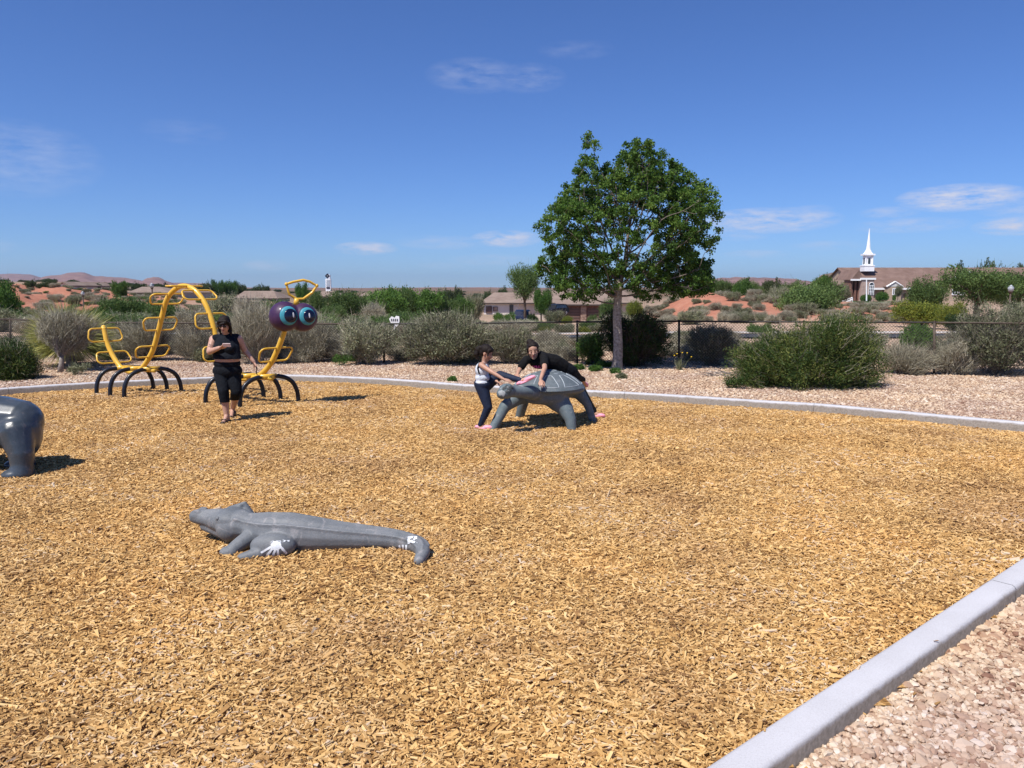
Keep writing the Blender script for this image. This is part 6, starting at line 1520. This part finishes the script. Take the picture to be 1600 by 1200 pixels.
tp = [('e', ch+Vector((0, 0, .02)), (.185, .135, .15)), ('e', ch+Vector((-.075, -.062, -.02)), (.098, .095, .095)), ('e', ch+Vector((.075, -.062, -.02)), (.098, .095, .095)), ('c', sL+Vector((.035, 0, .008)), .066, sR-Vector((.030, 0, -.008)), .066), ('e', A(355, 558, 11.16), (.20, .15, .115)), ('c', A(353.5, 521.5, 11.16), .07, A(353.5, 524, 11.17), .09),
      ('c', ch+Vector((-.12, -.03, -.02)), .08, A(341.5, 562, 11.12), .075), ('c', ch+Vector((.12, -.03, -.02)), .08, A(369, 562, 11.12), .075), ('c', sL+Vector((.045, 0, .0)), .06, sL+Vector((.05, 0, -.06)), .06)]
o = blob('sleeveless_top', tp, .008, BTOP, woman, 3); cutz(o, A(355, 561.2, 11.05).z, False); cutp(o, A(353.5, 519.3, 11.16), Vector((0, -.5, 1)))
pp_ = [('e', pel, (.218, .158, .13)), ('e', A(355, 568, 11.18), (.200, .15, .09)), ('c', hL, .110, kL, .080), ('c', kL, .080, kL*.45+aL*.55, .069), ('c', hR, .110, kR, .081), ('c', kR, .081, kR*.5+aR*.5, .072)]
o = blob('cropped_trousers', pp_, .009, BPANT, woman, 3); cutz(o, A(355, 563.5, 11.05).z, True)
cutz(o, .30, False)
for an_, toe in ((aL, toeL), (aR, toeR)):
    mb = MB(); mb.tube([toe+Vector((-.042, .03, .012)), toe+Vector((-.02, .045, .032)), toe+Vector((.018, .045, .032)), toe+Vector((.042, .03, .01))], .0075, 6); mb.tube([Vector((toe.x-.03, toe.y+.12, .05)), Vector((toe.x, toe.y+.10, .072 if toe is toeL else .1)), Vector((toe.x+.03, toe.y+.12, .05))], .007, 6)
    a_, b_ = (heelL+Vector((0, .03, -.028)), toe+Vector((0, -.035, -.022))) if toe is toeL else (aR+Vector((0, .05, -.06)), toe+Vector((0, -.03, -.025)))
    mb.tube([a_+Vector((0, 0, 0)), (a_+b_)/2, b_], [.036, .04, .036], 10); me = mb.mesh('sandal', SAND, True); 
    so = link('sandal', me, woman)
# flatten soles
for o in [c for c in woman.children if c.name.startswith('sandal')]:
    for v in o.data.vertices:
        pass
decal('tattoo', woman, A(329.5, 540, 11.08), Vector((.15, 1, -.1)), Vector((0, 0, 1)), .055, .06, lambda x, y: noise.noise(Vector((x*6, y*6, 1))) > .08 and math.hypot(x-.5, y-.5) < .45, M('tattoo_ink', (.16,.09,.075), rough=.6), woman, .002, 20)
ph = empty('phone', A(352.5, 539.5, 10.74), 'smartphone with pinkish back held in front of the woman', 'phone'); pm = Matrix.Rotation(R(-62), 3, 'X') @ Matrix.Rotation(R(12), 3, 'Y')
pc = A(354.5, 539.2, 10.70)
pb = MB().box(pc, (.105, .010, .055), rot=Matrix.Rotation(R(28), 3, 'X')).build('body', M('phone_case', (.72,.56,.52), rough=.4), ph)
MB().box(pc+Vector((-.032, -.007, .010)), (.022, .006, .020), rot=Matrix.Rotation(R(28), 3, 'X')).build('camera_bump', BTOP, ph)
cord = MB().tube([A(400.5, 573, 11.22), A(401.5, 578, 11.2), A(400, 581, 11.2), A(402, 586, 11.2)], [.009, .008, .010, .006], 6).build('small_strap', BTOP, None, True); tag(cord, 'small dark strap dangling from the left hand of the walking woman', 'strap')

# --- the standing girl
hd = A(760.5, 551.5, 10.42); fw = Vector((.84, -.36, -.40)); upv = Vector((.35, -.12, .93)); r0, f0, u0 = fr(fw, upv); rm = rotm(r0, f0, u0)
pel = A(754.5, 600, 10.45); ch = A(753.5, 578, 10.44)
sN, eN, wN = A(751.5, 570.5, 10.33), A(769, 581.5, 10.20), A(786, 592, 10.13); sF, eF, wF = A(759, 570.5, 10.55), A(769, 588, 10.52), A(777, 597, 10.36)
h1, k1, a1 = A(753, 604, 10.42), A(762.5, 636, 10.36), A(750.5, 666, 10.40)
h2, k2, a2 = A(759, 602, 10.50), A(781, 586, 10.42), A(815, 594.5, 10.28)
pr = head_prims(hd, fw, upv, .93)+[('c', A(756.5, 568, 10.44), .04, hd-Vector((.02, 0, .05)), .038), ('e', ch, (.088, .105, .11)), ('c', sN+Vector((.01, .02, 0)), .042, sF-Vector((-.01, .02, 0)), .042), ('e', A(754, 590, 10.44), (.085, .10, .08)), ('e', pel, (.105, .115, .09)),
      ('c', sN, .037, eN, .030), ('c', eN, .030, wN, .021), ('c', sF, .037, eF, .030), ('c', eF, .029, wF, .021), ('c', h1, .078, k1, .052), ('p', [(k1, .050), (k1*.65+a1*.35, .046), (a1, .030)]), ('c', h2, .078, k2, .052), ('p', [(k2, .050), (k2*.65+a2*.35, .046), (a2, .030)])]
t1_ = Vector((a1.x+.15, a1.y-.03, .03)); pr += [('c', a1, .03, t1_, .025), ('c', Vector((a1.x-.03, a1.y, .035)), .03, t1_, .025)]
t2_ = A(833, 589.5, 10.24); pr += [('c', a2, .03, t2_, .024)]
pr += hand_prims(wN, A(795, 594.5, 10.08)-wN, Vector((0, .2, -1)), .82, .25, 1, .10)+hand_prims(wF, Vector((.7, -.3, -.3)), Vector((0, 0, -1)), .82, .3, -1)
girl = blob('person', pr, .006, SK2, None, 3, .5); tag(girl, 'little girl in pale grey tank top and navy leggings lifting one leg onto the turtle', 'person')
face_parts(girl, hd, fw, upv, .93)
hp = [('e', hd+u0*.042-f0*.02, (.080, .090, .076), rm), ('e', hd-f0*.05-u0*.005, (.070, .046, .072), rm), ('c', hd+u0*.07+f0*.05-r0*.03, .02, hd+u0*.07+f0*.05+r0*.03, .02), ('c', hd+u0*.06+f0*.045+r0*.055, .016, hd-u0*.02+f0*.05+r0*.066, .008), ('c', hd+u0*.06+f0*.045-r0*.055, .016, hd-u0*.02+f0*.05-r0*.066, .008),
      ('e', A(747.5, 546.5, 10.45), (.042, .04, .05)), ('p', [(A(747.5, 547, 10.45), .035), (A(744.5, 553, 10.45), .038), (A(746, 560, 10.45), .02)]), ('c', hd+u0*.09, .02, A(750, 543, 10.44), .03)]
blob('hair', hp, .006, HAIR, girl, 2)
tp = [('e', ch+Vector((0, 0, -.0)), (.100, .118, .115)), ('e', A(754, 590, 10.44), (.105, .118, .08)), ('c', A(752.5, 570, 10.37), .047, A(757, 570, 10.5), .047), ('e', A(754, 597, 10.44), (.112, .125, .05))]
o = blob('tank_top', tp, .007, TANK, girl, 3); cutz(o, A(754, 600.5, 10.35).z, False); cutz(o, A(754, 565.7, 10.4).z, True)
blob('strap', [('p', [(A(748.5, 583, 10.33), .012), (A(746.5, 575, 10.34), .012), (A(748.5, 568.5, 10.34), .012), (A(752, 566, 10.37), .012)])], .005, BTOP, girl, 1)
lg = [('e', pel, (.126, .135, .108)), ('c', h1, .098, k1, .063), ('p', [(k1, .061), (k1*.65+a1*.35, .054), (a1+Vector((0, 0, .02)), .038)]), ('c', h2, .094, k2, .062), ('p', [(k2, .060), (k2*.65+a2*.35, .054), (a2-(a2-k2).normalized()*.02, .038)])]
o = blob('leggings', lg, .007, NAVY_L, girl, 3)
def clog(par, heel, toe, up_, nm='shoe'):
    heel, toe = Vector(heel), Vector(toe); d = (toe-heel).normalized(); r, f, u = fr(d, up_)
    m = rotm(r, f, u); L_ = (toe-heel).length
    return blob(nm, [('e', heel+d*L_*.5-u*.012, (.040, L_*.56, .016), m), ('e', heel+d*L_*.70+u*.004, (.042, L_*.34, .030), m), ('e', heel+d*L_*.12+u*.002, (.034, L_*.18, .026), m)], .005, PINK, par, 2)
clog(girl, (a1.x-.065, a1.y+.01, .042), (t1_.x+.03, t1_.y-.01, .038), (0, 0, 1))
clog(girl, A(808.5, 600, 10.26), A(835.5, 588, 10.20), (-.45, 0, .9))

# --- the girl leaning over the shell
hd = A(833, 548, 10.97); fw = Vector((-.02, -.97, -.14)); upv = Vector((-.12, -.14, .98)); r0, f0, u0 = fr(fw, upv); rm = rotm(r0, f0, u0)
sL, eL, wL = A(822, 562.5, 11.0), A(812, 577, 10.92), A(809, 584, 10.75); sR, eR, wR = A(850, 558.5, 10.94), A(851, 575, 10.62), A(844.5, 593, 10.36)
ch = A(844, 563, 11.08); wa = A(866, 566, 11.16); pel = A(887, 580, 11.28)
h1, k1, a1 = A(887, 583, 11.26), A(906, 604, 11.50), A(928, 645, 11.40); h2, k2, a2 = A(892, 580, 11.38), A(902, 589, 11.66), A(911, 596, 11.96)
neck = A(835, 559.5, 11.05)
body_core = [('e', ch, (.155, .12, .115), None), ('c', ch+Vector((.0, 0, .01)), .115, wa, .108), ('c', wa, .108, pel, .118)]
bc = [('e', ch, (.155, .12, .115)), ('c', ch, .110, wa, .105), ('c', wa, .105, pel, .115)]
pr = head_prims(hd, fw, upv, 1.10)+bc+[('c', neck, .046, hd-Vector((0, -.01, .05)), .043), ('c', sL, .046, ch+Vector((-.05, 0, .04)), .06), ('c', sR, .05, ch+Vector((.02, 0, .04)), .06), ('c', sL, .043, eL, .036), ('c', eL, .036, wL, .025), ('c', sR, .044, eR, .036), ('c', eR, .036, wR, .024),
      ('c', h1, .088, k1, .058), ('p', [(k1, .056), (k1*.65+a1*.35, .050), (a1, .033)]), ('c', h2, .088, k2, .058), ('p', [(k2, .056), (k2*.65+a2*.35, .05), (a2, .033)])]
f1 = Vector((a1.x+.13, a1.y-.05, .03)); pr += [('c', a1, .033, f1, .026), ('c', Vector((a1.x-.01, a1.y, .04)), .032, f1, .026)]
f2 = a2+Vector((.06, .12, -.09)); pr += [('c', a2, .033, f2, .026)]
pr += hand_prims(wR, A(845.5, 602, 10.27)-wR, Vector((0, .9, -.45)), .9, .22, 1, .2)+hand_prims(wL, Vector((-.1, -.75, -.35)), Vector((0, -.1, -1)), .88, .3, -1, .1)
girl2 = blob('person', pr, .0065, SK2, None, 3, .5); tag(girl2, 'older girl in black t shirt lying across the turtle shell with an arm hanging down', 'person')
face_parts(girl2, hd, fw, upv, 1.10)
hp = [('e', hd+u0*.052-f0*.026, (.091, .097, .082), rm), ('e', hd-f0*.055-u0*.01, (.085, .05, .095), rm), ('c', hd+u0*.088+f0*.05-r0*.03, .02, hd+u0*.085+f0*.05+r0*.04, .02), ('c', hd+u0*.05+f0*.035+r0*.070, .018, hd-u0*.01+f0*.02+r0*.080, .012), ('c', hd+u0*.05+f0*.035-r0*.064, .016, hd-u0*.01+f0*.02-r0*.072, .012),
      ('e', A(828.5, 534.5, 11.02), (.060, .05, .046)), ('c', A(828.5, 535.5, 11.02), .05, hd+u0*.075-f0*.02, .07)]
blob('hair', hp, .006, HAIR, girl2, 2)
ts = [('e', ch, (.172, .136, .13)), ('c', ch, .126, wa, .122), ('c', wa, .122, wa*.45+pel*.55, .125), ('c', sL, .060, ch+Vector((-.05, 0, .04)), .075), ('c', sR, .064, ch+Vector((.02, 0, .04)), .075), ('c', sL, .058, sL*.30+eL*.70, .058), ('c', sR, .060, sR*.35+eR*.65, .060), ('c', ch+Vector((.02, 0, .06)), .08, sR, .06)]
shirt = blob('t_shirt', ts, .008, TEE, girl2, 3); cutp(shirt, sR*.45+eR*.55, (eR-sR)) if False else None
PRINT = M('print_pink', (.55,.05,.22), rough=.7)
ws = [lambda x, y: abs(x-.5) < .42 and .2 < y < .8]
def letters(x, y):
    return noise.noise(Vector((x*11, y*2.4, 5.5))) > -.04 and .1 < y < .9 and (x*7) % 1 > .16
decal('shirt_print', shirt, A(835, 573.2, 10.95), (A(835, 573, 10.9)-Vector((0, 0, CH))), Vector((0, 0, 1)), .20, .055, letters, PRINT, girl2, .004, 72)
tr = [('c', wa*.25+pel*.75, .122, pel, .128), ('c', h1, .098, k1, .068), ('p', [(k1, .066), (k1*.65+a1*.35, .060), (a1+Vector((0, 0, .03)), .045)]), ('c', h2, .098, k2, .068), ('p', [(k2, .066), (k2*.65+a2*.35, .06), (a2+Vector((0, 0, .03)), .045)])]
blob('trousers', tr, .008, BPANT, girl2, 3)
clog(girl2, (a1.x-.04, a1.y+.01, .045), (f1.x+.03, f1.y-.01, .04), (0, 0, 1)); clog(girl2, a2+Vector((.0, -.0, .02)), f2+Vector((.02, .03, -.01)), (.3, .5, .5))

# ------------------------------------------------------------------ the air
hz = newmat('air'); t = hz.node_tree; o_ = t.nodes.new('ShaderNodeOutputMaterial'); pv = t.nodes.new('ShaderNodeVolumePrincipled')
pv.inputs['Color'].default_value = (.58, .76, 1.0, 1); pv.inputs['Density'].default_value = .00007; pv.inputs['Anisotropy'].default_value = .3
t.links.new(pv.outputs[0], o_.inputs[1])
hb = MB().box((0, 0, 55), (24000, 24000, 330)).build('haze', hz); tag(hb, 'thin bluish air over the whole landscape', kind='stuff')
